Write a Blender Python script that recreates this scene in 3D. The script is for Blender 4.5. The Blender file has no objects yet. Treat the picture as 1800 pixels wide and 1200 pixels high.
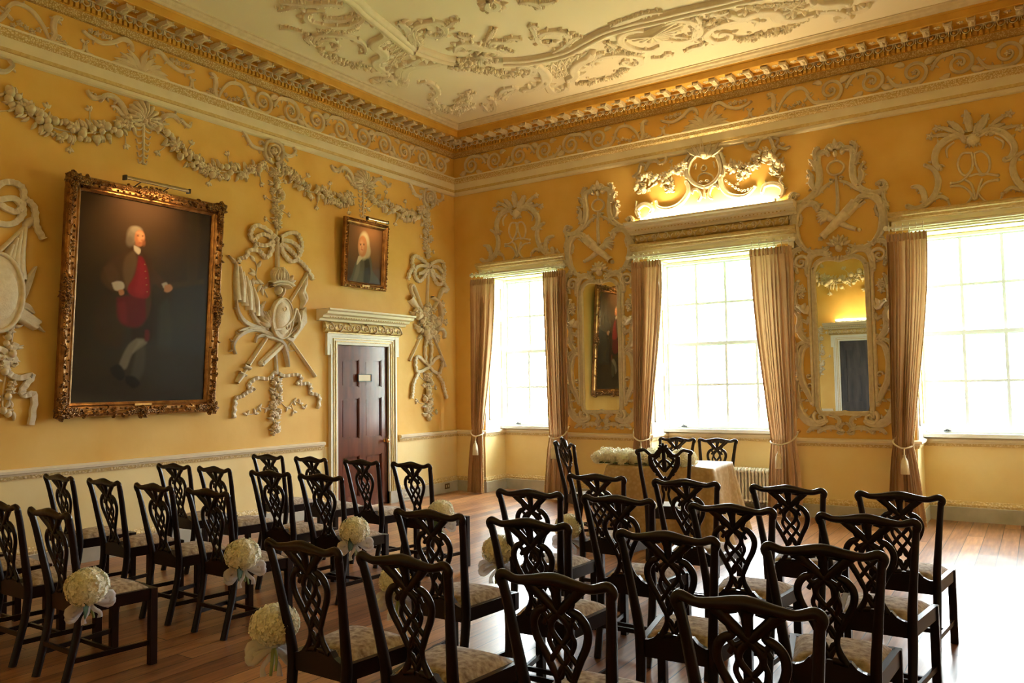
import bpy, math, random
import numpy as np
from mathutils import Vector, Matrix
PI = math.pi
random.seed(7)
S = bpy.context.scene
# ------------------------------------------------------------------ camera (fitted to the room's vanishing points)
YAW, PIT, ROL, FPX = 0.5901, 0.0560, -0.0156, 1384.3
CAM = Vector((7.593, -9.749, 1.6))
Fv = Vector((-math.sin(YAW)*math.cos(PIT), math.cos(YAW)*math.cos(PIT), math.sin(PIT)))
R0 = Vector((math.cos(YAW), math.sin(YAW), 0)); U0 = R0.cross(Fv)
Rv = R0*math.cos(ROL) + U0*math.sin(ROL); Uv = -R0*math.sin(ROL) + U0*math.cos(ROL)
cd = bpy.data.cameras.new('camera'); cam = bpy.data.objects.new('camera', cd); S.collection.objects.link(cam)
M = Matrix((Rv, Uv, -Fv)).transposed().to_4x4(); M.translation = CAM; cam.matrix_world = M
cd.sensor_width = 36; cd.lens = FPX/1800*36; cd.clip_end = 300
cd.dof.use_dof = False
S.camera = cam
# ------------------------------------------------------------------ colour management, sky, daylight
S.view_settings.view_transform = 'Standard'; S.view_settings.look = 'None'
S.view_settings.gamma = 1; S.view_settings.use_curve_mapping = False
S.view_settings.exposure = 0.95
try:
    S.cycles.max_bounces = 10; S.cycles.diffuse_bounces = 6; S.cycles.glossy_bounces = 4
    S.cycles.transparent_max_bounces = 12; S.cycles.sample_clamp_indirect = 6
    S.cycles.use_denoising = True; S.cycles.filter_width = 1.0
except Exception: pass
SKY = 24.0
w = bpy.data.worlds.new('sky'); S.world = w; w.use_nodes = True
bg = w.node_tree.nodes['Background']; bg.inputs[0].default_value = (0.89, 0.95, 1.0, 1); bg.inputs[1].default_value = SKY
RX, RY, CZ = 8.26, 10.46, 5.56            # room width, length, ceiling height
WIN = [(1.21, 0.66, 3), (4.125, 0.86, 4), (7.09, 0.66, 3)]     # centre x, half width, columns of panes
REC, SILL, HEAD = 0.55, 0.97, 3.27
for i, (cx, hw, nc) in enumerate(WIN):      # portals only guide the sky light through the windows
    l = bpy.data.lights.new('window_daylight', 'AREA'); l.shape = 'RECTANGLE'; l.size = 2*hw; l.size_y = HEAD-SILL
    o = bpy.data.objects.new('window_daylight', l); S.collection.objects.link(o)
    o.location = (cx, REC+0.12, (HEAD+SILL)/2); o.rotation_euler = (-PI/2, 0, 0)
    l.cycles.is_portal = True
# ------------------------------------------------------------------ materials
def nodes(m): return m.node_tree.nodes, m.node_tree.links
def mat(name, col, rough=0.6, metal=0.0, spec=0.5, var=None, vscale=3.0, bump=None, bscale=40.0, coat=0, stretch=None, detail=4, sheen=0):
    m = bpy.data.materials.new(name); m.use_nodes = True; N, L = nodes(m); b = N['Principled BSDF']
    b.inputs['Base Color'].default_value = (*col, 1); b.inputs['Roughness'].default_value = rough
    b.inputs['Metallic'].default_value = metal; b.inputs['Specular IOR Level'].default_value = spec
    b.inputs['Coat Weight'].default_value = coat; b.inputs['Coat Roughness'].default_value = 0.15
    if sheen: b.inputs['Sheen Weight'].default_value = sheen
    tc = N.new('ShaderNodeTexCoord'); mp = N.new('ShaderNodeMapping'); L.new(tc.outputs['Object'], mp.inputs[0])
    if stretch: mp.inputs['Scale'].default_value = stretch
    if var:
        n = N.new('ShaderNodeTexNoise'); n.inputs['Scale'].default_value = vscale; n.inputs['Detail'].default_value = detail
        L.new(mp.outputs[0], n.inputs[0]); r = N.new('ShaderNodeValToRGB'); L.new(n.outputs[0], r.inputs[0])
        r.color_ramp.elements[0].position = .3; r.color_ramp.elements[1].position = .7
        r.color_ramp.elements[0].color = (*var, 1); r.color_ramp.elements[1].color = (*col, 1)
        L.new(r.outputs[0], b.inputs['Base Color'])
    if bump:
        n = N.new('ShaderNodeTexNoise'); n.inputs['Scale'].default_value = bscale; n.inputs['Detail'].default_value = 3
        L.new(mp.outputs[0], n.inputs[0]); bp = N.new('ShaderNodeBump'); bp.inputs['Strength'].default_value = bump
        bp.inputs['Distance'].default_value = .01; L.new(n.outputs[0], bp.inputs['Height']); L.new(bp.outputs[0], b.inputs['Normal'])
    return m
def pattern(name, c1, c2, scale, rough=.6, metal=0, bump=.6, th=(.05, .3), stretch=None, feature='F1'):
    m = mat(name, c1, rough, metal); N, L = nodes(m); b = N['Principled BSDF']
    mp = [n for n in N if n.type == 'MAPPING'][0]
    if stretch: mp.inputs['Scale'].default_value = stretch
    v = N.new('ShaderNodeTexVoronoi'); v.feature = feature; v.inputs['Scale'].default_value = scale; L.new(mp.outputs[0], v.inputs[0])
    r = N.new('ShaderNodeValToRGB'); L.new(v.outputs['Distance'], r.inputs[0])
    r.color_ramp.elements[0].position, r.color_ramp.elements[1].position = th
    r.color_ramp.elements[0].color = (*c1, 1); r.color_ramp.elements[1].color = (*c2, 1)
    L.new(r.outputs[0], b.inputs['Base Color'])
    bp = N.new('ShaderNodeBump'); bp.inputs['Strength'].default_value = bump; bp.inputs['Distance'].default_value = .01; bp.invert = True
    L.new(v.outputs['Distance'], bp.inputs['Height']); L.new(bp.outputs[0], b.inputs['Normal'])
    return m
def wallmat(name, a, b_, sc):
    m = mat(name, a, .62, var=b_, vscale=sc, bump=.15, bscale=9, detail=7); N, L = nodes(m)
    b = N['Principled BSDF']; b.inputs['Specular IOR Level'].default_value = .3
    return m
m_wall = wallmat('ochre limewash', (.74, .485, .14), (.655, .38, .08), 1.9)
m_dado = wallmat('pale ochre dado', (.84, .69, .36), (.79, .60, .27), 2.2)
m_ceil = mat('ceiling plaster', (.83, .76, .60), .8, var=(.81, .74, .57), vscale=1.2)
m_cream = mat('cream plaster', (.70, .60, .42), .6, var=(.60, .50, .33), vscale=14, bump=.25, bscale=60)
m_moul = mat('cream painted moulding', (.76, .68, .50), .5, var=(.70, .61, .43), vscale=6)
m_white = mat('white gloss paint', (.78, .78, .75), .35)
m_sash = mat('sash paint', (.62, .64, .64), .4)
m_doorcase = mat('stone white paint', (.74, .72, .62), .45, var=(.68, .65, .54), vscale=5)
m_guil = pattern('guilloche enrichment', (.72, .60, .38), (.52, .36, .13), 60, th=(.25, .6))
m_lattice = pattern('diaper enrichment', (.62, .48, .24), (.42, .26, .07), 60, th=(.2, .6))
m_gold = mat('gilded moulding', (.66, .50, .22), .42, .25, var=(.52, .36, .13), vscale=30, bump=.5, bscale=90)
m_yel = mat('ochre cornice paint', (.66, .38, .06), .6, var=(.56, .30, .04), vscale=5)
m_egg = mat('ochre egg enrichment', (.50, .28, .06), .5)
m_base = mat('grey marbled skirting', (.52, .49, .42), .4, var=(.38, .36, .30), vscale=5, detail=9)
m_strip = pattern('carved skirting border', (.74, .62, .38), (.56, .40, .16), 45, th=(.2, .6))
m_wood = mat('dark mahogany', (.006, .002, .0018), .33, spec=.28, var=(.016, .0045, .0035), vscale=6, stretch=(1, 1, .25), coat=.1)
m_door = mat('polished mahogany door', (.075, .018, .012), .25, var=(.16, .045, .025), vscale=5, stretch=(2.5, 2.5, .35), coat=.5, detail=8)
m_reardoor = mat('black brown door', (.02, .014, .012), .45, spec=.25, var=(.07, .05, .04), vscale=5, stretch=(2, 2, .3))
m_seat = mat('floral damask upholstery', (.55, .46, .37), .85, var=(.21, .145, .105), vscale=38, bump=.2, bscale=90, detail=2)
m_seatpale = mat('pale seat cover', (.62, .60, .58), .7)
m_gilt = pattern('antique gilt', (.42, .21, .06), (.10, .045, .015), 60, rough=.33, metal=.75, bump=1.0, th=(.1, .7))
m_giltp = mat('worn gilt moulding', (.40, .20, .06), .3, .8, var=(.16, .07, .02), vscale=12, bump=.4, bscale=50)
m_brass = mat('polished brass', (.75, .50, .22), .2, 1.0)
m_bronze = mat('aged brass lamp', (.50, .42, .28), .25, .9)
m_dark = mat('black metal', (.02, .02, .02), .4)
m_curt = mat('tan velvet curtain', (.50, .315, .18), .85, var=(.44, .265, .145), vscale=9, bump=.2, bscale=120, sheen=.3)
m_lead = pattern('curtain braid', (.72, .56, .30), (.50, .32, .14), 60, rough=.8, th=(.2, .6))
m_cord = mat('cream silk cord', (.74, .66, .50), .7, bump=.4, bscale=200)
m_cloth = pattern('gold brocade cloth', (.58, .42, .22), (.50, .34, .16), 26, rough=.6, bump=.12, th=(.2, .6))
m_petal = mat('ivory petals', (.92, .89, .76), .7, var=(.84, .80, .58), vscale=12)
m_leaf = mat('dark green leaf', (.03, .07, .02), .5)
m_stem = mat('green stem', (.25, .32, .12), .5)
m_rad = mat('cream radiator enamel', (.74, .70, .62), .4)
m_socket = mat('brown socket plate', (.16, .10, .06), .4, .5)
m_paper = mat('printed paper', (.70, .60, .45), .8)
m_lawn = mat('lawn', (.12, .22, .05), .9)
m_organza = mat('white organza', (.85, .85, .9), .6)
nb = m_organza.node_tree.nodes['Principled BSDF']; nb.inputs['Alpha'].default_value = .62
# curtain cloth lets some daylight through
for mm, tr in ((m_curt, .08), (m_petal, .12)):
    N, L = nodes(mm); b = N['Principled BSDF']; t = N.new('ShaderNodeBsdfTranslucent'); t.inputs[0].default_value = (.85, .5, .22, 1) if mm is m_curt else (.9, .88, .72, 1)
    mx = N.new('ShaderNodeMixShader'); mx.inputs[0].default_value = tr; out = N['Material Output']
    L.new(b.outputs[0], mx.inputs[1]); L.new(t.outputs[0], mx.inputs[2]); L.new(mx.outputs[0], out.inputs[0])
def glassmat():
    m = bpy.data.materials.new('window glass'); m.use_nodes = True; N, L = nodes(m); N.remove(N['Principled BSDF'])
    a = N.new('ShaderNodeBsdfTransparent'); a.inputs[0].default_value = (.96, .98, .97, 1)
    g = N.new('ShaderNodeBsdfGlossy'); g.inputs['Roughness'].default_value = .02
    mx = N.new('ShaderNodeMixShader'); mx.inputs[0].default_value = .05
    L.new(a.outputs[0], mx.inputs[1]); L.new(g.outputs[0], mx.inputs[2]); L.new(mx.outputs[0], N['Material Output'].inputs[0]); return m
m_glass = glassmat()
m_mirror = mat('old mirror glass', (.80, .79, .70), .012, 1.0)
def emis(name, col, s):
    m = bpy.data.materials.new(name); m.use_nodes = True; b = m.node_tree.nodes['Principled BSDF']
    b.inputs['Base Color'].default_value = (1, 1, 1, 1); b.inputs['Emission Color'].default_value = (*col, 1); b.inputs['Emission Strength'].default_value = s; return m
m_tube = emis('warm lamp tube', (1, .77, .38), 150)
def floormat():
    m = mat('waxed oak boards', (.3, .15, .07), .3); N, L = nodes(m); b = N['Principled BSDF']
    tc = [n for n in N if n.type == 'TEX_COORD'][0]
    sx = N.new('ShaderNodeSeparateXYZ'); L.new(tc.outputs['Object'], sx.inputs[0])
    def math_(op, a, c=None):
        n = N.new('ShaderNodeMath'); n.operation = op
        if hasattr(a, 'links'): L.new(a, n.inputs[0])
        else: n.inputs[0].default_value = a
        if c is not None:
            if hasattr(c, 'links'): L.new(c, n.inputs[1])
            else: n.inputs[1].default_value = c
        return n.outputs[0]
    BW = .15
    q = math_('DIVIDE', sx.outputs[0], BW); idx = math_('FLOOR', q); fr = math_('FRACT', q)
    wn = N.new('ShaderNodeTexWhiteNoise'); wn.noise_dimensions = '1D'; L.new(idx, wn.inputs['W'])
    yy = math_('ADD', math_('DIVIDE', sx.outputs[1], 3.1), math_('MULTIPLY', wn.outputs[0], 7.0))
    iy = math_('FLOOR', yy); fy = math_('FRACT', yy)
    wn2 = N.new('ShaderNodeTexWhiteNoise'); wn2.noise_dimensions = '2D'
    cb = N.new('ShaderNodeCombineXYZ'); L.new(idx, cb.inputs[0]); L.new(iy, cb.inputs[1]); L.new(cb.outputs[0], wn2.inputs['Vector'])
    mp = N.new('ShaderNodeMapping'); mp.inputs['Scale'].default_value = (22, 1.6, 1); 
    ad = N.new('ShaderNodeVectorMath'); ad.operation = 'ADD'; L.new(tc.outputs['Object'], ad.inputs[0])
    cb2 = N.new('ShaderNodeCombineXYZ'); L.new(math_('MULTIPLY', wn2.outputs[0], 40), cb2.inputs[1]); L.new(cb2.outputs[0], ad.inputs[1])
    L.new(ad.outputs[0], mp.inputs[0])
    n = N.new('ShaderNodeTexNoise'); n.inputs['Scale'].default_value = 1.6; n.inputs['Detail'].default_value = 6; L.new(mp.outputs[0], n.inputs[0])
    f = math_('ADD', math_('MULTIPLY', n.outputs[0], .75), math_('MULTIPLY', wn2.outputs[0], .35))
    r = N.new('ShaderNodeValToRGB'); L.new(f, r.inputs[0]); e = r.color_ramp.elements
    e[0].position = .25; e[0].color = (.10, .038, .014, 1); e[1].position = .8; e[1].color = (.46, .22, .085, 1)
    e2 = e.new(.52); e2.color = (.26, .11, .042, 1)
    d1 = math_('MINIMUM', fr, math_('SUBTRACT', 1.0, fr)); s1 = math_('LESS_THAN', d1, .022)
    s2 = math_('LESS_THAN', fy, .0022); sm = math_('MAXIMUM', s1, s2)
    mx = N.new('ShaderNodeMix'); mx.data_type = 'RGBA'; L.new(sm, mx.inputs[0]); L.new(r.outputs[0], mx.inputs[6]); mx.inputs[7].default_value = (.02, .009, .005, 1)
    L.new(mx.outputs[2], b.inputs['Base Color'])
    n2 = N.new('ShaderNodeTexNoise'); n2.inputs['Scale'].default_value = 3; n2.inputs['Detail'].default_value = 6; L.new(tc.outputs['Object'], n2.inputs[0])
    rr = N.new('ShaderNodeMapRange'); rr.inputs[3].default_value = .24; rr.inputs[4].default_value = .42; L.new(n2.outputs[0], rr.inputs[0]); L.new(rr.outputs[0], b.inputs['Roughness'])
    bp = N.new('ShaderNodeBump'); bp.inputs['Strength'].default_value = .25; bp.inputs['Distance'].default_value = .01
    h = math_('SUBTRACT', math_('MULTIPLY', n.outputs[0], .25), sm); L.new(h, bp.inputs['Height']); L.new(bp.outputs[0], b.inputs['Normal'])
    b.inputs['Specular IOR Level'].default_value = .6
    return m
m_floor = floormat()
# ------------------------------------------------------------------ object helpers
def tag(o, label=None, cat=None, group=None, kind=None):
    if label: o['label'] = label
    if cat: o['category'] = cat
    if group: o['group'] = group
    if kind: o['kind'] = kind
    return o
def empty(name, loc=(0, 0, 0), rz=0, label=None, cat=None, group=None, kind=None):
    o = bpy.data.objects.new(name, None); S.collection.objects.link(o); o.location = loc; o.rotation_euler = (0, 0, rz); o.empty_display_size = .1
    return tag(o, label, cat, group, kind)
def world_loc(o):
    l = Vector(o.location)
    return l
class Frame:                       # a surface: origin, right, up, outward normal
    def __init__(s, O, U, V, N): s.O, s.U, s.V, s.N = Vector(O), Vector(U), Vector(V), Vector(N)
    def p(s, u, v, n=0): return s.O + s.U*u + s.V*v + s.N*n
    def at(s, px, py, n=0):        # photo pixel -> (u, v) on this surface
        d = Fv + Rv*((px-900)/FPX) - Uv*((py-600)/FPX)
        o = s.O + s.N*n; t = (o-CAM).dot(s.N)/d.dot(s.N); q = CAM + d*t - s.O
        return (q.dot(s.U), q.dot(s.V))
FL = Frame((0, 0, 0), (0, 1, 0), (0, 0, 1), (1, 0, 0))
FW = Frame((0, 0, 0), (1, 0, 0), (0, 0, 1), (0, -1, 0))
FR = Frame((RX, 0, 0), (0, -1, 0), (0, 0, 1), (-1, 0, 0))
FB = Frame((0, -RY, 0), (-1, 0, 0), (0, 0, 1), (0, 1, 0))
FC = Frame((0, 0, CZ), (1, 0, 0), (0, 1, 0), (0, 0, -1))
F0 = Frame((0, 0, 0), (1, 0, 0), (0, 1, 0), (0, 0, 1))
FXZ = Frame((0, 0, 0), (1, 0, 0), (0, 0, 1), (0, -1, 0))
def crm(pts, k=6):                 # Catmull-Rom
    pts = [tuple(p) for p in pts]
    if len(pts) < 3 or k < 2: return pts
    P = [pts[0]] + pts + [pts[-1]]; out = []
    for i in range(1, len(P)-2):
        a, b, c, d = P[i-1:i+3]
        for j in range(k):
            t = j/k
            out.append(tuple(.5*((2*b[x]) + (-a[x]+c[x])*t + (2*a[x]-5*b[x]+4*c[x]-d[x])*t*t + (-a[x]+3*b[x]-3*c[x]+d[x])*t**3) for x in range(len(b))))
    out.append(pts[-1]); return out
def lerp_list(l, t):
    if not isinstance(l, (list, tuple)): return l
    x = t*(len(l)-1); i = min(int(x), len(l)-2); return l[i]+(l[i+1]-l[i])*(x-i)
class MB:
    def __init__(s): s.v, s.f, s.s, s.cuts = [], [], [], []
    def cut(s): s.cuts.append((len(s.v), len(s.f))); return s     # what follows is a piece of its own
    def add(s, vs, fs, smooth=True):
        n = len(s.v); s.v += [tuple(v) for v in vs]; s.f += [tuple(i+n for i in f) for f in fs]; s.s += [smooth]*len(fs); return s
    def build(s, name, m, parent=None, world=True, **kw):
        if s.cuts:
            C = [(0, 0)]+s.cuts+[(len(s.v), len(s.f))]; o = None
            for (a, c), (b, d) in zip(C[:-1], C[1:]):
                if d > c:
                    q = MB(); q.v = s.v[a:b]; q.f = [tuple(i-a for i in f) for f in s.f[c:d]]; q.s = s.s[c:d]; o = q.build(name, m, parent, world, **kw)
            return o
        off = Vector((0, 0, 0))
        if parent is None and kw.get('kind') != 'structure' and s.v:      # put the origin at the thing's own base
            A = np.array(s.v); lo, hi = A.min(0), A.max(0); off = Vector(((lo[0]+hi[0])/2, (lo[1]+hi[1])/2, lo[2]))
            s.v = [tuple(r) for r in (A-np.array(off))]
        me = bpy.data.meshes.new(name); me.from_pydata(s.v, [], s.f); me.polygons.foreach_set('use_smooth', s.s); me.update()
        me.materials.append(m); o = bpy.data.objects.new(name, me); S.collection.objects.link(o); o.location = off
        if parent:
            o.parent = parent
            if world: o.matrix_parent_inverse = Matrix.Translation(-world_loc(parent))
        return tag(o, **kw)
    def box(s, x0, x1, y0, y1, z0, z1, fr=None, bev=0):
        if fr is None: P = lambda x, y, z: (x, y, z)
        else: P = lambda x, y, z: fr.p(x, y, z)
        if bev <= 0:
            c = [P(x, y, z) for x in (x0, x1) for y in (y0, y1) for z in (z0, z1)]
            s.add(c, [(0, 1, 3, 2), (4, 6, 7, 5), (0, 4, 5, 1), (2, 3, 7, 6), (0, 2, 6, 4), (1, 5, 7, 3)], False)
        else:                      # chamfered on the z edges and the top
            b = bev; prof = [(x0+b, y0), (x1-b, y0), (x1, y0+b), (x1, y1-b), (x1-b, y1), (x0+b, y1), (x0, y1-b), (x0, y0+b)]
            cx, cy = (x0+x1)/2, (y0+y1)/2; L = []
            for z, k in ((z0, 0), (z1-b, 0), (z1, b)):
                L += [P(cx+(x-cx)*(1-k/max(1e-6, (x1-x0)/2)), cy+(y-cy)*(1-k/max(1e-6, (y1-y0)/2)), z) for x, y in prof]
            fs = [(i+8*j, (i+1) % 8+8*j, (i+1) % 8+8*j+8, i+8*j+8) for j in range(2) for i in range(8)]
            s.add(L, fs+[tuple(range(7, -1, -1)), tuple(range(16, 24))], False)
        return s
    def prism(s, fr, pts, n0, n1, smooth=False):
        k = len(pts); vs = [fr.p(u, v, n0) for u, v in pts]+[fr.p(u, v, n1) for u, v in pts]
        s.add(vs, [tuple(range(k-1, -1, -1)), tuple(range(k, 2*k))], False)
        n = len(s.v)-2*k
        fs = [(n+i, n+(i+1) % k, n+k+(i+1) % k, n+k+i) for i in range(k)]
        s.f += fs; s.s += [smooth]*k; return s
    def tube(s, pts, r, n=8, k=1, cap=True, sq=None, up=None):   # sweep in 3D; r scalar/list; sq=(a,b) elliptical scale
        P = [Vector(p) for p in (crm(pts, k) if k > 1 else pts)]; m = len(P); rings = []
        T = [(P[min(i+1, m-1)]-P[max(i-1, 0)]).normalized() for i in range(m)]
        a = Vector(up) if up else (Vector((0, 0, 1)) if abs(T[0].z) < .9 else Vector((1, 0, 0)))
        vs = []
        for i in range(m):
            b = T[i].cross(a)
            if b.length < 1e-5: b = T[i].orthogonal()
            b.normalize(); a2 = b.cross(T[i]).normalized()
            if not up: a = a2
            rr = lerp_list(r, i/(m-1)); ea, eb = sq or (1, 1)
            for j in range(n):
                t = 2*PI*(j+.5)/n; vs.append(P[i]+(a2*math.sin(t)*ea+b*math.cos(t)*eb)*rr)
        fs = [(i*n+j, i*n+(j+1) % n, (i+1)*n+(j+1) % n, (i+1)*n+j) for i in range(m-1) for j in range(n)]
        s.add(vs, fs, True)
        if cap: s.add(vs[:n], [tuple(range(n))], False); s.add(vs[-n:], [tuple(range(n-1, -1, -1))], False)
        return s
    def lathe(s, prof, c=(0, 0, 0), n=16, axis=None, ruffle=0):
        A = Vector(axis).normalized() if axis else Vector((0, 0, 1)); X = A.orthogonal().normalized(); Y = A.cross(X); C = Vector(c); vs = []
        for r, h in prof:
            for j in range(n):
                t = 2*PI*j/n; rr = r*(1+ruffle*(1 if j % 2 else -1)); vs.append(C+A*h+X*math.cos(t)*rr+Y*math.sin(t)*rr)
        m = len(prof); fs = [(i*n+j, i*n+(j+1) % n, (i+1)*n+(j+1) % n, (i+1)*n+j) for i in range(m-1) for j in range(n)]
        return s.add(vs, fs, True)
    # ---- relief vocabulary, worked on a surface frame
    def sweep(s, fr, pts, wd, ht, k=5, prof='dome', base=0.0, wave=0, wn=10, closed=False):
        P = crm(pts, k) if k > 1 else list(pts); m = len(P); vs = []
        sh = {'dome': [(-1, 0), (-.85, .55), (-.35, .95), (.35, .95), (.85, .55), (1, 0)],
              'groove': [(-1, 0), (-.9, .7), (-.5, 1), (0, .55), (.5, 1), (.9, .7), (1, 0)],
              'flat': [(-1, 0), (-1, .8), (-.8, 1), (.8, 1), (1, .8), (1, 0)],
              'ridge': [(-1, 0), (-.8, .45), (0, 1), (.8, .45), (1, 0)],
              'cup': [(-1, 0), (-1, 1), (-.6, .9), (0, .35), (.6, .5), (1, 0)]}[prof]
        q = len(sh)
        for i in range(m):
            t = i/(m-1); a, b = P[max(i-1, 0)], P[min(i+1, m-1)]
            dx, dy = b[0]-a[0], b[1]-a[1]; l = math.hypot(dx, dy) or 1; nx, ny = -dy/l, dx/l
            ww, hh = lerp_list(wd, t), lerp_list(ht, t); bb = lerp_list(base, t)+(wave*(1+math.sin(t*wn*2*PI)) if wave else 0)
            for (sx, sh_) in sh: vs.append(fr.p(P[i][0]+nx*ww*sx, P[i][1]+ny*ww*sx, (bb if sh_ else max(0, bb-.03 if base else 0))+hh*sh_))
        fs = [(i*q+j, i*q+j+1, (i+1)*q+j+1, (i+1)*q+j) for i in range(m-1) for j in range(q-1)]
        return s.add(vs, fs, True)
    def leaf(s, fr, u, v, a, L, W, h=.02, curl=0, base=0.0, prof='ridge'):
        pts = []
        for i in range(5):
            t = i/4; pts.append((u+L*t*math.cos(a+curl*t), v+L*t*math.sin(a+curl*t)))
        return s.sweep(fr, pts, [W*.25, W*.9, W, W*.6, W*.08], [h*.6, h, h*1.2, h, h*.3], k=2, prof=prof, base=base)
    def ball(s, fr, u, v, r, h=None, base=0.0, nu=8, nv=4, sx=1, sy=1):
        h = h or r; vs = []
        for i in range(nv+1):
            t = PI/2*i/nv; rr = r*math.cos(t)
            for j in range(nu): vs.append(fr.p(u+rr*sx*math.cos(2*PI*j/nu), v+rr*sy*math.sin(2*PI*j/nu), base+h*math.sin(t)))
        return s.add(vs, [(i*nu+j, i*nu+(j+1) % nu, (i+1)*nu+(j+1) % nu, (i+1)*nu+j) for i in range(nv) for j in range(nu)], True)
    def fruit(s, fr, u, v, r, base=0.0):
        s.ball(fr, u, v, r, r*1.35, base, 9, 5, 1, 1.12)
    def flower(s, fr, u, v, r, n=5, base=0.0, h=.02):
        a0 = random.random()*6
        for i in range(n): s.leaf(fr, u, v, a0+2*PI*i/n, r, r*.36, h, .4, base)
        s.ball(fr, u, v, r*.3, r*.4+h, base, 6, 3); return s
    def spiral(s, fr, u, v, r, a0, turns, wd, ht, sgn=1, base=0.0, n=None, r1=.12, prof='dome'):
        n = n or int(10*abs(turns))+4; pts = []
        for i in range(n+1):
            t = i/n; rr = r*((1-t)+r1*t); a = a0+sgn*turns*2*PI*t; pts.append((u+rr*math.cos(a), v+rr*math.sin(a)))
        s.sweep(fr, pts, [wd, wd*.8, wd*.5], [ht, ht, ht*.8], k=2, prof=prof, base=base)
        s.ball(fr, u, v, wd*.7, ht*1.2, base, 7, 3); return s
    def acan(s, fr, pts, wd, ht, n=4, ll=1.6, side=1, k=5, prof='groove', ends=(1, 1), base=0.0, both=False):
        """rococo limb: a fluted stem with leaflets thrown off one side and curled ends"""
        P = crm(pts, k); m = len(P)
        s.sweep(fr, pts, wd, ht, k=k, prof=prof, base=base)
        w0 = wd if not isinstance(wd, (list, tuple)) else max(wd)
        for i in range(n):
            t = (i+.6)/(n+.3); j = min(int(t*(m-1)), m-2); dx, dy = P[j+1][0]-P[j][0], P[j+1][1]-P[j][1]; a = math.atan2(dy, dx)
            for sg in ((side, -side) if both else (side,)):
                s.leaf(fr, P[j][0]-sg*math.sin(a)*w0*.4, P[j][1]+sg*math.cos(a)*w0*.4, a+sg*.75, w0*ll*(1.15 if sg == side else .7), w0*.42, (ht if not isinstance(ht, (list, tuple)) else max(ht))*.8, sg*.8, base)
        for e, on in ((0, ends[0]), (-1, ends[1])):
            if on: s.ball(fr, P[e][0], P[e][1], w0*.62, (ht if not isinstance(ht, (list, tuple)) else max(ht))*1.25, base)
        return s
def px(fr, ox, oy, sc, pts, n=0): return [fr.at(ox+x/sc, oy+y/sc, n) for x, y in pts]
def molding(mb, fr, u0, u1, prof, m0=0, m1=0, smooth=False):
    """extrude profile [(n,v)...] from u0 to u1; m0/m1 mitre signs (+1 shortens with n)"""
    a = [fr.p(u0+m0*n, v, n) for n, v in prof]; b = [fr.p(u1-m1*n, v, n) for n, v in prof]; k = len(prof)
    mb.add(a+b, [(i, i+1, k+i+1, k+i) for i in range(k-1)], smooth)
    mb.add(a, [tuple(range(k))], False); mb.add(b, [tuple(range(k-1, -1, -1))], False); return mb
def copy_tree(o, parent=None):
    c = o.copy(); S.collection.objects.link(c); c.parent = parent; c.matrix_parent_inverse = o.matrix_parent_inverse.copy()
    for ch in list(o.children): copy_tree(ch, c)
    return c
# ================================================================== THE ROOM
ST = dict(kind='structure')
MB().box(-.1, RX+.1, -RY-.1, REC+.1, -.12, 0).build('floor', m_floor, **ST)
MB().box(-.3, RX+.3, -RY-.3, .3, CZ, CZ+.15).build('ceiling', m_ceil, **ST)
MB().box(-60, 70, REC+.6, 160, -3.2, -3.0).build('lawn', m_lawn, **ST)
def split_wall(name, fr, u0, u1, holes, T):
    """upper wall in ochre, dado below in a paler wash; holes = (u0,u1,top)"""
    for nm, z0, z1, mt in ((name, .86, CZ, m_wall), ('dado', -.05, .86, m_dado)):
        mb = MB(); x = u0
        for a, b, top in sorted(holes):
            mb.box(x, a, z0, z1, -T, 0, fr)
            if top < z1: mb.box(a, b, max(top, z0), z1, -T, 0, fr)
            x = b
        mb.box(x, u1, z0, z1, -T, 0, fr)
        if nm == name: root = mb.build(nm, mt, **ST)
        else: mb.build('dado', mt, root, **ST)
    return root
wl = split_wall('wall_left', FL, -RY-.3, REC+.1, [(-2.52, -1.56, 2.17)], .3)
wf = split_wall('wall_far', FW, 0.0, RX+.3, [(c-h, c+h, HEAD) for c, h, _ in WIN], REC)
MB().box(-.3, 0, 0, REC+.1, CZ-.001, CZ).build('trim_9', m_wall, **ST)
wr = split_wall('wall_right', FR, -REC-.1, RY+.3, [], .3)
wb = split_wall('wall_rear', FB, -RX-.3, .3, [(-4.66, -3.60, 2.55)], .3)
# --- skirting, dado rail, cornice on every wall
SK = [(0, 0), (.045, 0), (.045, .155), (.035, .16), (.03, .165), (0, .165)]
SKT = [(0, .16), (.034, .16), (.036, .185), (.022, .205), (.012, .222), (0, .225)]
RAIL = [(0, .865), (.022, .868), (.03, .885), (.05, .89), (.055, .915), (.04, .925), (.03, .93), (0, .93)]
RAILE = [(0, .835), (.014, .835), (.026, .867), (0, .867)]
ARCH = [(0, 4.59), (.03, 4.60), (.045, 4.614), (.045, 4.665), (.055, 4.675), (.062, 4.68), (.062, 4.775), (0, 4.775)]
ARCHG = [(0, 4.775), (.066, 4.775), (.09, 4.80), (.092, 4.845), (0, 4.845)]
ARCHT = [(0, 4.843), (.10, 4.845), (.105, 4.862), (.03, 4.875), (0, 4.875)]
BEAD = [(.046, 4.645), (.058, 4.65), (.062, 4.68), (.046, 4.68)]
BED = [(0, 5.20), (.035, 5.205), (.07, 5.25), (.075, 5.262), (0, 5.262)]
DENTB = [(0, 5.262), (.085, 5.262), (.085, 5.36), (.15, 5.362), (.15, 5.40), (0, 5.40)]
SOFF = [(0, 5.40), (.355, 5.398), (.355, 5.43), (.35, 5.43), (.35, 5.44), (0, 5.44)]
FASC = [(.28, 5.392), (.36, 5.392), (.365, 5.40), (.365, 5.47), (.375, 5.475), (.385, 5.492), (.28, 5.492)]
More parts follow.
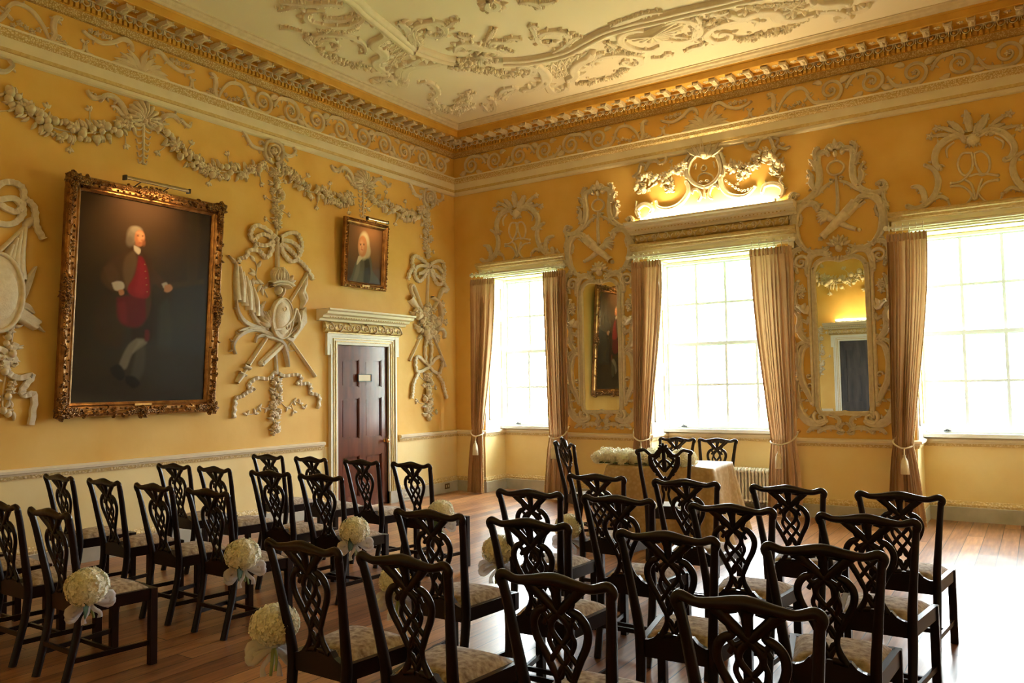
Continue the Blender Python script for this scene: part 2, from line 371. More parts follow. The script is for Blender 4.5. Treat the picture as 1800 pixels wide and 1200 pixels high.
TOPM = [(.28, 5.490), (.40, 5.490), (.415, 5.51), (.44, 5.525), (.452, 5.545), (.47, 5.55), (.47, CZ+.02), (.28, CZ+.02)]
def side(fr, u0, u1, ua, ub, n, deco):
    """ua..ub = wall length seen in its frame"""
    root = None
    for nm, pr, mt in (('architrave', ARCH, m_moul), ('guilloche_band', ARCHG, m_guil), ('fillet', ARCHT, m_moul), ('bead_strip', BEAD, m_gold), ('diaper_band', BED, m_lattice),
                       ('dentil_backing', DENTB, m_yel), ('corona_soffit', SOFF, m_yel), ('corona_fascia', FASC, m_yel), ('ceiling_moulding', TOPM, m_cream)):
        mb = molding(MB(), fr, ua, ub, pr, 1, 1)
        if root is None: root = mb.build('trim_%d' % n, mt, **ST)
        else: mb.build(nm, mt, root, **ST)
    if not deco: return root
    L = ub-ua
    mb = MB(); k = int((L-.2)/.0533)
    for i in range(k):
        u = ua+.1+(L-.2)*(i+.5)/k; mb.box(u-.016, u+.016, 5.268, 5.314, .08, .122, fr)
    mb.build('dentils', m_yel, root, **ST)
    mb, mc = MB(), MB(); k = int((L-.3)/.1066)
    for i in range(k):
        u = ua+.15+(L-.3)*(i+.5)/k
        mb.ball(Frame(fr.p(u, 5.338, .135), fr.U, fr.V, (fr.N-fr.V*.5).normalized()), 0, 0, .026, .03, 0, 8, 3, 1, .9)
        f2 = Frame(fr.p(u, 5.338, .128), fr.U, fr.V, (fr.N-fr.V*.5).normalized())
        mc.sweep(f2, [(-.036, .024), (-.034, -.008), (0, -.032), (.034, -.008), (.036, .024)], .006, .022, k=2)
        mc.box(u+.0533-.004, u+.0533+.004, 5.312, 5.36, .12, .152, fr)
    mc.box(ua+.15, ub-.15, 5.358, 5.366, .1, .157, fr)
    mb.build('eggs', m_egg, root, **ST); mc.build('egg_cups', m_moul, root, **ST)
    mb, mo, mp = MB(), MB(), MB(); k = int(round((L-.5)/.213))
    for i in range(k+1):
        u = ua+.25+(L-.5)*i/k
        mb.box(u-.036, u+.036, 5.372, 5.40, .145, .30, fr)
        pr = [(.15, 5.375), (.17, 5.345), (.21, 5.34), (.25, 5.352), (.29, 5.348), (.325, 5.356), (.335, 5.375), (.325, 5.395), (.15, 5.398)]
        a = [fr.p(u-.033, v, nn) for nn, v in pr]; b = [fr.p(u+.033, v, nn) for nn, v in pr]; q = len(pr)
        mb.add(a+b, [(j, (j+1) % q, (j+1) % q+q, j+q) for j in range(q)], True); mb.add(a, [tuple(range(q))], False); mb.add(b, [tuple(range(q-1, -1, -1))], False)
        f2 = Frame(fr.p(u, 5.372, .332), fr.U, fr.V, fr.N)
        mo.sweep(f2, [(-.038, .018), (-.034, -.014), (0, -.024), (.034, -.014), (.038, .018)], .007, .014, k=3)
        mo.leaf(Frame(fr.p(u, 5.35, .24), fr.N, fr.U, -fr.V), -.06, 0, 0, .13, .026, .014)
        if i < k:
            uc = u+(L-.5)/k/2; f3 = Frame(fr.p(uc, 5.398, .24), fr.U, fr.N, -fr.V)
            mp.flower(f3, 0, 0, .04, 6, 0, .012)
            for sgn in (-1, 1):
                mp.box(uc-.062, uc+.062, -.0, .012, -.075 if sgn < 0 else .062, -.062 if sgn < 0 else .075, Frame(fr.p(0, 5.398, .245), fr.U, -fr.V, fr.N)) if False else None
    mb.build('modillions', m_cream, root, **ST); mo.build('modillion_leaves', m_cream, root, **ST); mp.build('soffit_rosettes', m_cream, root, **ST)
    # little scale ornament on the architrave
    mb = MB(); k = int(L/.19)
    for i in range(k):
        u = ua+(i+.5)*L/k
        mb.spiral(fr, u, 4.81, .026, 0, 1.1, .006, .010, 1, .078); mb.leaf(fr, u+.035, 4.80, .6, .06, .014, .012, .3, .078); mb.leaf(fr, u-.035, 4.82, PI-.4, .05, .012, .012, .3, .078)
    mb.build('guilloche_scrolls', m_moul, root, **ST)
    return root
TW = side(FW, 0, 0, 0, RX, 1, True)
TL = side(FL, 0, 0, -RY, 0, 2, True)
side(FR, 0, 0, 0, RY, 3, False)
side(FB, 0, 0, -RX, 0, 4, False)
# --- frieze rinceau
m_frz = mat('frieze plaster', (.76, .66, .47), .6, var=(.66, .55, .36), vscale=14, bump=.25, bscale=60)
def rinceau(fr, c, half, parent, n_sp):
    mb, fl = MB(), MB(); V0, V1 = 4.885, 5.19
    for sg in (-1, 1):
        X = lambda d: c+sg*d
        # fan of acanthus at the centre
        for i, (a, l) in enumerate(((.0, .27), (.38, .24), (.75, .25), (1.1, .27), (1.35, .30))):
            if i == 0 and sg < 0: continue
            ang = PI/2-sg*a
            mb.leaf(fr, c+sg*.01*i, V0+.01, ang, l, .034, .03, sg*-.25, prof='groove')
            mb.leaf(fr, c+sg*(.02+.01*i)+math.cos(ang)*l*.5, V0+.01+math.sin(ang)*l*.5, ang-sg*.5, l*.4, .018, .02, sg*-.3)
        mb.sweep(fr, [(X(.02), V0+.02), (X(.12), V0+.07), (X(.24), V0+.05), (X(.33), V0+.0)], .012, .02)
        # C scroll with flowers
        mb.acan(fr, [(X(.10), V0+.20), (X(.12), V0+.27), (X(.2), V0+.29), (X(.30), V0+.22), (X(.42), V0+.17), (X(.52), V0+.185), (X(.60), V0+.22)], [.016, .026, .024, .02, .018], .028, 3, 1.6, -sg)
        mb.acan(fr, [(X(.66), V0+.01), (X(.60), V0+.03), (X(.585), V0+.10), (X(.55), V0+.14)], .014, .02, 1, 1.5, sg)
        mb.acan(fr, [(X(.50), V0+.01), (X(.56), V0+.03), (X(.578), V0+.10), (X(.62), V0+.13)], .014, .02, 1, 1.5, -sg)
        for d, h, r in ((.34, .25, .035), (.40, .25, .04), (.47, .245, .035), (.53, .25, .028)): fl.flower(fr, X(d), V0+h, r, 5, .012)
        # upright leaf and curling stem
        mb.acan(fr, [(X(.90), V0+.01), (X(.87), V0+.08), (X(.88), V0+.17), (X(.86), V0+.25), (X(.81), V0+.26)], [.02, .03, .022], .03, 2, 1.8, sg, both=True)
        mb.acan(fr, [(X(.92), V0+.02), (X(.97), V0+.13), (X(1.08), V0+.24), (X(1.22), V0+.25), (X(1.29), V0+.15), (X(1.24), V0+.09)], [.012, .022, .02, .014], .026, 3, 1.6, sg)
        for k in range(7): fl.flower(fr, X(.78+.05*k if k < 2 else .9+.055*k), V0+.04+.02*(k % 3), .028+.006*(k % 2), 5, .01)
        mb.sweep(fr, [(X(.70), V0+.015), (X(.80), V0+.03), (X(.90), V0+.02)], .010, .018)
        # running spirals to the corner
        x0 = 1.32; pitch = (half-.14-x0)/n_sp
        for k in range(n_sp):
            xc = x0+pitch*(k+.5); up = 1 if k % 2 == 0 else -1; vc = (V0+V1)/2
            r = min(.14, pitch*.44)
            mb.spiral(fr, X(xc), vc, r, -up*PI/2 if sg > 0 else -up*PI/2, 1.45, .022, .034, up*sg, 0, r1=.22, prof='groove')
            mb.acan(fr, [(X(xc-pitch*.62), vc+up*.02), (X(xc-pitch*.45), vc-up*.10), (X(xc-pitch*.2), vc-up*.13), (X(xc+.02), vc-up*r)], [.016, .027, .022], .032, 3, 1.7, sg*up, both=True, ends=(0, 0))
            fl.flower(fr, X(xc), vc, .036, 5, .012)
            mb.leaf(fr, X(xc+r*.8), vc+up*.06, (PI/2 if up > 0 else -PI/2)-sg*.5*up, .14, .042, .032, -sg*up*.7, prof='groove')
            mb.leaf(fr, X(xc-r*.7), vc+up*.09, PI/2*up+sg*.6*up, .11, .034, .028, sg*up*.7, prof='groove')
    mb.build('frieze_scrollwork', m_frz, parent, **ST); fl.build('frieze_flowers', m_frz, parent, **ST)
rinceau(FW, 4.13, 4.13, TW, 6)
rinceau(FL, -5.23, 5.23, TL, 9)
# --- skirting and dado rail (broken at the door and the window recesses)
def runs(fr, segs, n):
    root = None
    for nm, pr, mt in (('skirting', SK, m_base), ('skirting_border', SKT, m_strip), ('dado_rail', RAIL, m_moul), ('dado_rail_border', RAILE, m_strip)):
        mb = MB()
        for a, b, m0, m1 in segs: molding(mb, fr, a, b, pr, m0, m1)
        if root is None: root = mb.build('baseboard_%s' % n, mt, **ST)
        else: mb.build(nm, mt, root, **ST)
runs(FL, [(-RY, -2.75, 1, 0), (-1.33, 0, 0, 1)], 'left')
W = [(c-h, c+h) for c, h, _ in WIN]
runs(FW, [(0, W[0][0], 1, -1), (W[0][1], W[1][0], -1, -1), (W[1][1], W[2][0], -1, -1), (W[2][1], RX, -1, 1)], 'far')
runs(FR, [(0, RY, 1, 1)], 'right'); runs(FB, [(-RX, -4.86, 1, 0), (-3.40, 0, 0, 1)], 'rear')
# --- windows
def window(i, cx, hw, nc):
    x0, x1 = cx-hw, cx+hw
    mb = MB(); mb.box(x0, x1, REC-.02, REC+.1, -.05, SILL-.03)
    back = mb.build('window_%d' % (i+1), m_dado, **ST)
    # recess skirting and rail under the sill
    fb = Frame((0, REC-.02, 0), (1, 0, 0), (0, 0, 1), (0, -1, 0)); fl = Frame((x0, 0, 0), (0, 1, 0), (0, 0, 1), (1, 0, 0)); fr_ = Frame((x1, 0, 0), (0, -1, 0), (0, 0, 1), (-1, 0, 0))
    for nm, pr, mt in (('recess_skirting', SK, m_base), ('recess_skirting_border', SKT, m_strip), ('recess_rail', RAIL, m_moul), ('recess_rail_border', RAILE, m_strip)):
        mb = MB(); molding(mb, fb, x0, x1, pr, 1, 1); molding(mb, fl, 0, REC-.02, pr, -1, 1); molding(mb, fr_, -REC+.02, 0, pr, 1, -1); mb.build(nm, mt, back, **ST)
    MB().box(x0-.0, x1+.0, REC-.16, REC+.12, SILL-.03, SILL+.012).build('window_sill', m_white, back, **ST)
    # panelled reveals (folded shutters) and soffit
    mb = MB(); mp = MB()
    for fr, a, b in ((fl, 0.0, REC-.02), (fr_, -REC+.02, 0.0)):
        mb.box(a, b, .93, HEAD-.015, 0, .018, fr)
        for z0, z1 in ((1.08, 1.72), (1.86, 2.62), (2.76, 3.14)):
            for k in range(1):
                xa, xb = a+.09, b-.09
                for q in ((xa, xb, z0, z0+.014), (xa, xb, z1-.014, z1), (xa, xa+.014, z0, z1), (xb-.014, xb, z0, z1)): mp.box(*q, .017, .03, fr)
    fs = Frame((0, 0, HEAD), (1, 0, 0), (0, 1, 0), (0, 0, -1)); mb.box(x0, x1, 0, REC, 0, .016, fs)
    for q in ((x0+.12, x1-.12, .09, .105), (x0+.12, x1-.12, REC-.13, REC-.115), (x0+.12, x0+.135, .09, REC-.115), (x1-.135, x1-.12, .09, REC-.115)): mp.box(*q, .015, .028, fs)
    mb.build('shutter_panelling', m_white, back, **ST); mp.build('panel_beads', m_gold, back, **ST)
    # box frame
    mb = MB(); t = .03
    for q in ((x0, x0+t, SILL, HEAD-.04, 0), (x1-t, x1, SILL, HEAD-.04, 0), (x0, x1, HEAD-.04, HEAD, .002)): mb.box(q[0], q[1], REC-.03-q[4], REC+.12, q[2], q[3])
    mb.build('box_frame', m_white, back, **ST)
    xs = [x0+.045+(2*hw-.09)*k/nc for k in range(nc+1)]
    for nm, ya, rows, zb, zt in (('lower_sash', REC, (1.04, 1.575, 2.122), 1.0, 2.15), ('upper_sash', REC+.045, (2.122, 2.68, 3.215), 2.10, 3.245)):
        mb = MB()
        mb.box(x0+.02, x0+.055, ya, ya+.04, zb, zt); mb.box(x1-.055, x1-.02, ya, ya+.04, zb, zt)
        mb.box(x0+.022, x1-.022, ya+.001, ya+.039, zb-.02 if nm[0] == 'l' else zb, rows[0] if nm[0] == 'l' else rows[0]+.018)
        mb.box(x0+.022, x1-.022, ya+.001, ya+.039, rows[2]-.012 if nm[0] == 'l' else rows[2], zt)
        for x in xs[1:-1]: mb.box(x-.016, x+.016, ya+.004, ya+.036, zb+.002, zt-.004)
        mb.box(x0+.024, x1-.024, ya+.006, ya+.034, rows[1]-.015, rows[1]+.015)
        sa = mb.build(nm, m_sash, back, **ST)
        MB().box(x0+.03, x1-.03, ya+.018, ya+.022, zb, zt).build('pane', m_glass, sa, **ST)
    # latches
    for k in ((1, 2) if nc == 4 else (1,)):
        x = (xs[0]+xs[1])/2 if k == 1 else (xs[-1]+xs[-2])/2
        mb = MB(); mb.box(x-.035, x+.035, REC-.025, REC+.0, 1.0, 1.012); mb.tube([(x-.02, REC-.015, 1.01), (x, REC-.03, 1.028), (x+.02, REC-.015, 1.01)], .006, 6); mb.build('sash_lift', m_dark, back, **ST)
    # head moulding over the opening
    a, b = {0: (.47, 2.03), 1: (3.06, 5.23), 2: (6.24, 7.80)}[i]
    mb = MB(); molding(mb, FW, a, b, [(0, 3.375), (.05, 3.38), (.075, 3.395), (.085, 3.42), (.11, 3.43), (.12, 3.455), (.10, 3.475), (0, 3.475)])
    mb.build('head_moulding', m_gold, back, **ST)
    mb = MB(); molding(mb, FW, a+.03, b-.03, [(0, 3.27), (.035, 3.275), (.04, 3.37), (.05, 3.378), (0, 3.38)])
    for x in (a+.03, b-.10): mb.box(x, x+.07, 3.27, 3.37, .0, .05, FW) if i != 1 else mb.box(x, x+.07, 3.20, 3.37, 0, .06, FW)
    mb.build('head_fascia', m_moul, back, **ST)
    return back
for i, (cx, hw, nc) in enumerate(WIN): window(i, cx, hw, nc)
# pedimented cornice over the middle window, with its pulvinated frieze
def overcornice(fr, c, hw, zb, z0, name, ends, deco=True):
    mb = MB(); molding(mb, fr, c-hw, c+hw, [(0, z0), (.05, z0+.005), (.06, z0+.03), (.12, z0+.045), (.13, z0+.07), (.20, z0+.085), (.21, z0+.115), (.245, z0+.13), (.25, z0+.15), (0, z0+.15)], -.0, -.0)
    r = mb.build(name, m_moul, **ST)
    mb = MB(); k = int(2*(hw-.12)/.045)
    for j in range(k):
        u = c-hw+.1+(2*hw-.2)*(j+.5)/k; mb.ball(Frame(fr.p(u, z0+.058, .118), fr.U, fr.V, (fr.N-fr.V).normalized()), 0, 0, .014, .014, 0, 6, 2)
    mb.build('bead_course', m_gold, r, **ST)
    mb = MB(); h2 = (z0-zb)
    molding(mb, fr, c-hw+.1, c+hw-.1, [(0, zb), (.03, zb), (.06, zb+h2*.2), (.07, zb+h2*.5), (.06, zb+h2*.8), (.03, z0), (0, z0)], smooth=True); mb.build('pulvinated_frieze', m_gold, r, **ST)
    mb = MB(); n = int((2*hw-.2)/.16); vc = (zb+z0)/2
    for j in range(n):
        u = c-hw+.1+(2*hw-.2)*(j+.5)/n; up = 1 if j % 2 else -1
        mb.spiral(fr, u, vc, h2*.40, -up*PI/2, 1.2, .010, .018, up, .064); mb.leaf(fr, u+.05, vc-up*h2*.1, .6*up, .07, .014, .018, .6*up, .064); mb.leaf(fr, u-.05, vc+up*h2*.2, PI+.4*up, .06, .013, .018, .5*up, .062)
        mb.flower(fr, u, vc, .022, 5, .07, .008)
    mb.build('frieze_carving', m_cream, r, **ST)
    return r
overcornice(FW, 4.145, 1.10, 3.485, 3.60, 'trim_5', None)
# --- doors
def door(fr, u0, u1, H, n, mdoor, glow=False):
    f = .12; root = MB().box(u0-f+.03, u1+f-.03, -.05, H+f-.02, -.28, -.2, fr).build('door_%d' % n, m_doorcase, **ST)
    leaf = MB(); t0, t1 = -.05, -.008; w_ = u1-u0; sc = w_/.96
    st = .11*sc; mid = .12*sc; rows = [(.16*H/2.17, .70*H/2.17), (.93*H/2.17, 1.47*H/2.17), (1.61*H/2.17, 1.98*H/2.17)]
    ua, ub, uc = u0+st, u1-st, (u0+u1)/2
    leaf.box(u0+.01, u0+st, .015, H-.005, t0, t1, fr); leaf.box(u1-st, u1-.01, .015, H-.005, t0, t1, fr); 
    zz = [.015]+[z for r in rows for z in r]+[H-.005]
    for j in range(0, 8, 2): leaf.box(ua, ub, zz[j], zz[j+1], t0, t1, fr)
    for r in rows: leaf.box(uc-mid/2, uc+mid/2, r[0], r[1], t0, t1, fr)
    d = leaf.build('door_leaf', mdoor, root, **ST)
    pn = MB()
    for r in rows:
        for a, b in ((ua, uc-mid/2), (uc+mid/2, ub)):
            pn.box(a, b, r[0], r[1], t0, t0+.012, fr); pn.box(a+.03, b-.03, r[0]+.03, r[1]-.03, t0, t0+.022, fr)
            for q in ((a, a+.012, r[0], r[1]), (b-.012, b, r[0], r[1]), (a, b, r[0], r[0]+.012), (a, b, r[1]-.012, r[1])): pn.box(*q, t0, t0+.034, fr)
    pn.build('door_panels', mdoor, d, **ST)
    # knob on both sides of its rose
    ku = u1-.055 if n == 1 else u0+.055; kz = .87*H/2.17
    kb = MB(); kb.lathe([(0, -.002), (.028, 0), (.026, .006), (.01, .010), (.009, .035), (.022, .042), (.03, .058), (.027, .072), (.012, .080), (0, .081)], fr.p(ku, kz, t1), 16, fr.N)
    kb.build('door_knob', m_brass, d, label='round brass knob', kind='structure')
    hb = MB()
    for z in (.27, H-.30): hb.box(u0-.012, u0+.012, z-.05, z+.05, t1-.004, t1+.004, fr); hb.tube([fr.p(u0, z-.05, t1+.008), fr.p(u0, z+.05, t1+.008)], .008, 8)
    hb.build('hinge', m_brass, d, **ST)
    # architrave with ears
    A = MB(); B = MB()
    for (a, b, z0, z1) in ((u0-.135, u0, 0, H), (u1, u1+.135, 0, H), (u0-.135, u1+.135, H, H+.14)):
        A.box(a, b, z0, z1, -.1, .03, fr)
    for (a, b) in ((u0-.195, u0-.12), (u1+.12, u1+.195)): A.box(a, b, H-.14, H+.14, 0, .045, fr)
    A.box(u0-.12, u1+.12, H+.10, H+.14, 0, .043, fr); A.box(u0-.14, u0-.115, 0, H, 0, .05, fr); A.box(u1+.115, u1+.14, 0, H, 0, .05, fr)
    A.build('architrave', m_doorcase, root, **ST)
    for e, (n0, w2, mt) in enumerate(((.03, .012, m_gold), (.03, .010, m_moul))):
        o = .035 if e == 0 else .07
        for (a, b, z0, z1) in ((u0-o-w2, u0-o, .16, H+o), (u1+o, u1+o+w2, .16, H+o), (u0-o-w2, u1+o+w2, H+o, H+o+w2)): B.box(a, b, z0, z1, n0-.005, n0+.012, fr)
    B.box(u0-.197, u1+.197, H+.14, H+.155, 0, .06, fr)
    B.box(u1+.141, u1+.15, .16, H-.14, 0, .045, fr)
    B.build('gilt_beads', m_gold, root, **ST)
    P = MB(); P.box(u0-.15, u0-.0, 0, .165, -.05, .055, fr); P.box(u1+.0, u1+.15, 0, .165, -.05, .055, fr); P.build('plinth_block', m_base, root, **ST)
    # overdoor
    c = (u0+u1)/2; hw = (u1-u0)/2+.34
    overcornice(fr, c, hw, H+.155, H+.29, 'trim_%d' % (5+n), None)
    C = MB(); C.box(u0-.17, u1+.17, H+.155, H+.45, 0, .02, fr); C.build('overdoor_board', m_doorcase, root, **ST)
    return root
D1 = door(FL, -2.52, -1.56, 2.17, 1, m_door)
D2 = door(FB, -4.66, -3.60, 2.55, 2, m_reardoor)
# notice on the door
f = FL; a = f.at(627, 657, -.02); b = f.at(653, 671, .0)
sg = empty('door_notice', f.p((a[0]+b[0])/2, b[1], .0), label='small framed paper notice fixed on the middle of the mahogany door', cat='sign')
u0, u1, v0, v1 = a[0], b[0], b[1], a[1]
mb = MB()
for q in ((u0, u1, v0, v0+.012), (u0, u1, v1-.012, v1), (u0, u0+.012, v0, v1), (u1-.012, u1, v0, v1)): mb.box(*q, -.008, .008, f)
mb.build('frame', m_wood, sg); MB().box(u0+.01, u1-.01, v0+.01, v1-.01, -.008, .0, f).build('paper', m_paper, sg)
# ================================================================== CHAIRS
def mirror_pts(p): return [(-x, y) for x, y in p]
def back_frame(h0=.45, h1=.94, y0=-.165, y1=-.25):
    """surface of the chair back: u = x, v = height along z"""
    class B:
        pass
    b = B()
    b.p = lambda u, v: Vector((u, y0+(y1-y0)*max(0, (v-h0)/(h1-h0))**1.35, v))
    return b
BK = back_frame()
def bar(mb, pts, r, k=5, sq=None, n=6):
    P = [BK.p(x, z) for x, z in crm(pts, k)]; r = [q*1.28 for q in r] if isinstance(r, (list, tuple)) else r*1.28
    mb.tube(P, r, n, 1, True, (.72, 1.12), up=(0, 1, 0))
def splat_std():
    mb = MB(); Z = lambda s: .475+.445*s
    T = lambda pts: [(x, Z(s)) for x, s in pts]
    for m in (1, -1):
        q = lambda pts: [(m*x, z) for x, z in T(pts)]
        bar(mb, q([(.105, 1.0), (.072, .92), (.02, .81), (-.028, .70), (-.036, .62), (-.012, .54), (.012, .49), (.034, .42), (.055, .36)]), [.019, .014, .011, .009, .008, .008, .008], sq=(.9, .9))
        bar(mb, q([(.062, .865), (.050, .80), (.078, .765), (.100, .70), (.106, .62), (.094, .52), (.066, .40), (.044, .29), (.032, .22), (.036, .12), (.062, .0)]), [.007, .011, .012, .0115, .011, .010, .009, .013])
        bar(mb, q([(.064, .76), (.046, .70), (.040, .62), (.060, .70)][:3]+[(.050, .54), (.036, .46), (.012, .38), (-.014, .31), (-.026, .25)]), [.008, .007, .007, .007, .007])
        bar(mb, q([(.0, .80), (.022, .75), (.05, .71), (.064, .66)]), .007)
        bar(mb, q([(.030, .16), (.018, .12), (.0, .045)]), [.007, .008, .010])
        bar(mb, q([(.105, 1.01), (.075, .97), (.03, .985)]), [.014, .01, .01])
        bar(mb, q([(.012, .02), (.028, .02), (.070, .0)]), .010)
    bar(mb, T([(0, 1.0), (0, .93), (0, .80)]), [.024, .014, .011])
    bar(mb, T([(0, .50), (0, .36), (0, .29)])[1:], .007)
    # quatrefoil
    c = (0, Z(.205)); ring = []
    for i in range(25):
        t = 2*PI*i/24; r = .026+.006*math.cos(4*t); ring.append((c[0]+r*math.sin(t), c[1]+r*1.25*math.cos(t)))
    bar(mb, ring, .007, 1)
    return mb
def splat_fancy():
    mb = MB(); Z = lambda s: .475+.55*s
    T = lambda pts: [(x, Z(s)) for x, s in pts]
    for m in (1, -1):
        q = lambda pts: [(m*x, z) for x, z in T(pts)]
        bar(mb, q([(.125, .86), (.118, .74), (.100, .66), (.075, .60), (.045, .52), (.020, .46)]), [.014, .020, .018, .014, .012], sq=(.9, .8))
        bar(mb, q([(.02, .97), (.05, .86), (.085, .80), (.060, .72), (.03, .66), (.0, .60)]), .010)
        bar(mb, q([(.0, .80), (.035, .76), (.062, .70), (.085, .66)]), .008)
        bar(mb, q([(.014, .50), (.026, .38), (.03, .30), (.020, .22), (.034, .10), (.06, .0)]), [.012, .010, .009, .010])
        bar(mb, q([(.0, .52), (.012, .40), (.0, .28)]), .007)
        bar(mb, q([(.03, .86), (.09, .87), (.125, .84)]), [.012, .010])
        for x, s in ((.10, .80), (.115, .70), (.07, .56), (.04, .74), (.092, .62)): mb.tube([BK.p(m*x, Z(s)), BK.p(m*(x+.012), Z(s)-.012)], .013, 6)
    bar(mb, T([(0, 1.0), (0, .92), (0, .62)]), [.022, .012, .016])
    for i in range(5):
        a = PI*i/4; mb.tube([BK.p(0, Z(.98)), BK.p(.05*math.cos(a), Z(.98)+.05*math.sin(a))], [.018, .010], 6)
    return mb
def build_chair(fancy=False, name='side_chair', seatmat=None):
    root = empty(name); e = .06 if fancy else 0
    for sx in (-1, 1):
        # continuous rear leg and back stile
        P = [(.158, -.235, 0), (.160, -.205, .12), (.164, -.170, .28), (.167, -.158, .42), (.172, -.170, .52), (.186, -.196, .66), (.203, -.226, .82), (.214, -.249, .915+e)]
        if fancy: P = [(x*1.08, y, z) for x, y, z in P]
        mb = MB(); mb.tube([(sx*x, y, z) for x, y, z in P], [.025, .024, .025, .027, .025, .022, .020, .019], 6, 4, True, (1.0, .92), up=(0, 1, 0))
        mb.build('back_leg', m_wood, root)
    for sx in (-1, 1):
        MB().box(sx*.212-.021, sx*.212+.021, .218, .262, 0, .442, bev=.003).build('front_leg', m_wood, root) if True else 0
    mb = MB()
    X = .214*(1.08 if fancy else 1); zt = .925+e
    if not fancy:
        C = [(-X+.001, -.248, zt-.03), (-X-.006, -.252, zt-.006), (-X+.012, -.256, zt+.010), (-.15, -.258, zt-.004), (-.09, -.256, zt+.000), (-.04, -.254, zt+.006), (0, -.253, zt+.009)]
        rr = [.018, .020, .019, .017, .020, .025, .027]
    else:
        C = [(-X+.001, -.248, zt-.03), (-X-.012, -.252, zt-.004), (-X+.012, -.256, zt+.008), (-.17, -.258, zt+.012), (-.12, -.258, zt-.03), (-.08, -.256, zt-.035), (-.05, -.254, zt-.01), (0, -.253, zt+.035)]
        rr = [.017, .022, .018, .017, .017, .022, .028, .03]
    C2 = C+[(-x, y, z) for x, y, z in C[-2::-1]]
    mb.tube(C2, rr+rr[-2::-1], 8, 5, True, (1.0, .8))
    mb.build('crest_rail', m_wood, root)
    (splat_fancy() if fancy else splat_std()).build('splat', m_wood, root)
    # seat frame with scalloped shoe at the back
    mb = MB()
    mb.box(-.205, .205, .222, .258, .375, .443); mb.box(-.165, .165, -.165, -.138, .37, .447)
    for sx in (-1, 1): mb.prism(F0, [(sx*.150, -.15), (sx*.178, -.15), (sx*.228, .24), (sx*.200, .24)][::sx], .375, .443)
    mb.prism(Frame((0, -.150, 0), (1, 0, 0), (0, 0, 1), (0, -1, 0)), [(-.155, .44), (-.12, .452), (-.10, .462), (-.08, .485), (.08, .485), (.10, .462), (.12, .452), (.155, .44)], -.012, .018)
    mb.build('seat_rail', m_wood, root)
    # drop-in upholstered seat: domed pad
    mb = MB(); n = 12; vs = []
    for j in range(n+1):
        for i in range(n+1):
            s, t = i/n, j/n; y = -.136+.365*t; w_ = .150+.050*t; x = (2*s-1)*w_
            ed = (1-(2*s-1)**6)*(1-(2*t-1)**6); h = .440+.034*max(0, ed)**.45+.014*(1-(2*s-1)**2)*(1-(2*t-1)**2)
            vs.append((x, y, h))
    mb.add(vs, [(j*(n+1)+i, j*(n+1)+i+1, (j+1)*(n+1)+i+1, (j+1)*(n+1)+i) for j in range(n) for i in range(n)])
    mb.build('seat_cushion', seatmat or m_seat, root)
    for sx in (-1, 1):
        MB().prism(F0, [(sx*.150, -.195), (sx*.166, -.195), (sx*.220, .235), (sx*.204, .235)][::sx], .115, .142).build('side_stretcher', m_wood, root)
    MB().box(-.190, .190, .02, .036, .117, .140).build('cross_stretcher', m_wood, root)
    MB().box(-.155, .155, -.205, -.190, .165, .190).build('rear_stretcher', m_wood, root)
    return root
C0 = build_chair()
def place(root, x, y, rz, label, group, cat='chair'):
    root.location = (x, y, 0); root.rotation_euler = (0, 0, rz); root['label'] = label; root['category'] = cat; root['group'] = group; return root
ROWS = ['front row', 'second row', 'third row', 'back row']
LY = [-4.30, -5.32, -6.28, -7.25]
LX = [[3.05, 2.46, 1.79, 1.16], [3.02, 2.44, 1.74, 1.14], [3.01, 2.40, 1.76, 1.10], [2.96, 2.35, 1.72, 1.08]]
LA = [[-2, -4, -3, 0], [3, 3, -2, 3], [-1, -1, -2, -2], [-1, 2, 0, 1]]
RX_ = [[4.89, 5.57, 6.26, 6.88], [4.90, 5.52, 6.19, 6.87], [4.88, 5.48, 6.19, 6.83], [4.96, 5.51, 6.17, 6.82]]
RYY = [[-4.41, -4.43, -4.45, -4.46], [-5.34, -5.33, -5.35, -5.37], [-6.27, -6.25, -6.24, -6.21], [-7.19, -7.18, -7.15, -7.11]]
RA = [[2, 3, -2, 1], [5, 0, 2, -1], [2, 4, 4, 5], [0, 2, 2, 1]]
used = False
POSL = ['beside the aisle', 'second from aisle', 'third from aisle', 'against the wall']
POSR = ['beside the aisle', 'second from aisle', 'third from aisle', 'outer end']
chairs = {}
for blk, X, A in (('left', LX, LA), ('right', RX_, RA)):
    for r in range(4):
        for c in range(4):
            o = C0 if not used else copy_tree(C0); used = True
            y = LY[r] if blk == 'left' else RYY[r][c]
            pos = (POSL if blk == 'left' else POSR)[c]
            place(o, X[r][c], y, math.radians(A[r][c]*.8), 'dark pierced-splat chair, %s of the block %s the portraits, %s' % (ROWS[r], 'beneath' if blk == 'left' else 'farther from', pos), 'ceremony chairs in the two blocks of rows')
            chairs[(blk, r, c)] = o
for x, a, l in ((3.94, 178, 'pierced-splat chair behind the cloth-covered table, the one hidden more by the flowers'), (4.45, 181, 'pierced-splat chair behind the cloth-covered table, the one nearer the radiator')):
    place(copy_tree(C0), x, -1.05, math.radians(a), l, 'chairs behind the table')
F1 = build_chair(True, 'carved_chair', m_seatpale)
place(F1, 3.63, -2.47, math.radians(-36), 'carved chair with leafy crest turned towards the end of the flower-laden table', 'carved chairs before the table')
place(copy_tree(F1), 4.69, -2.82, math.radians(12), 'carved chair with leafy crest and pale seat facing the front of the table', 'carved chairs before the table')
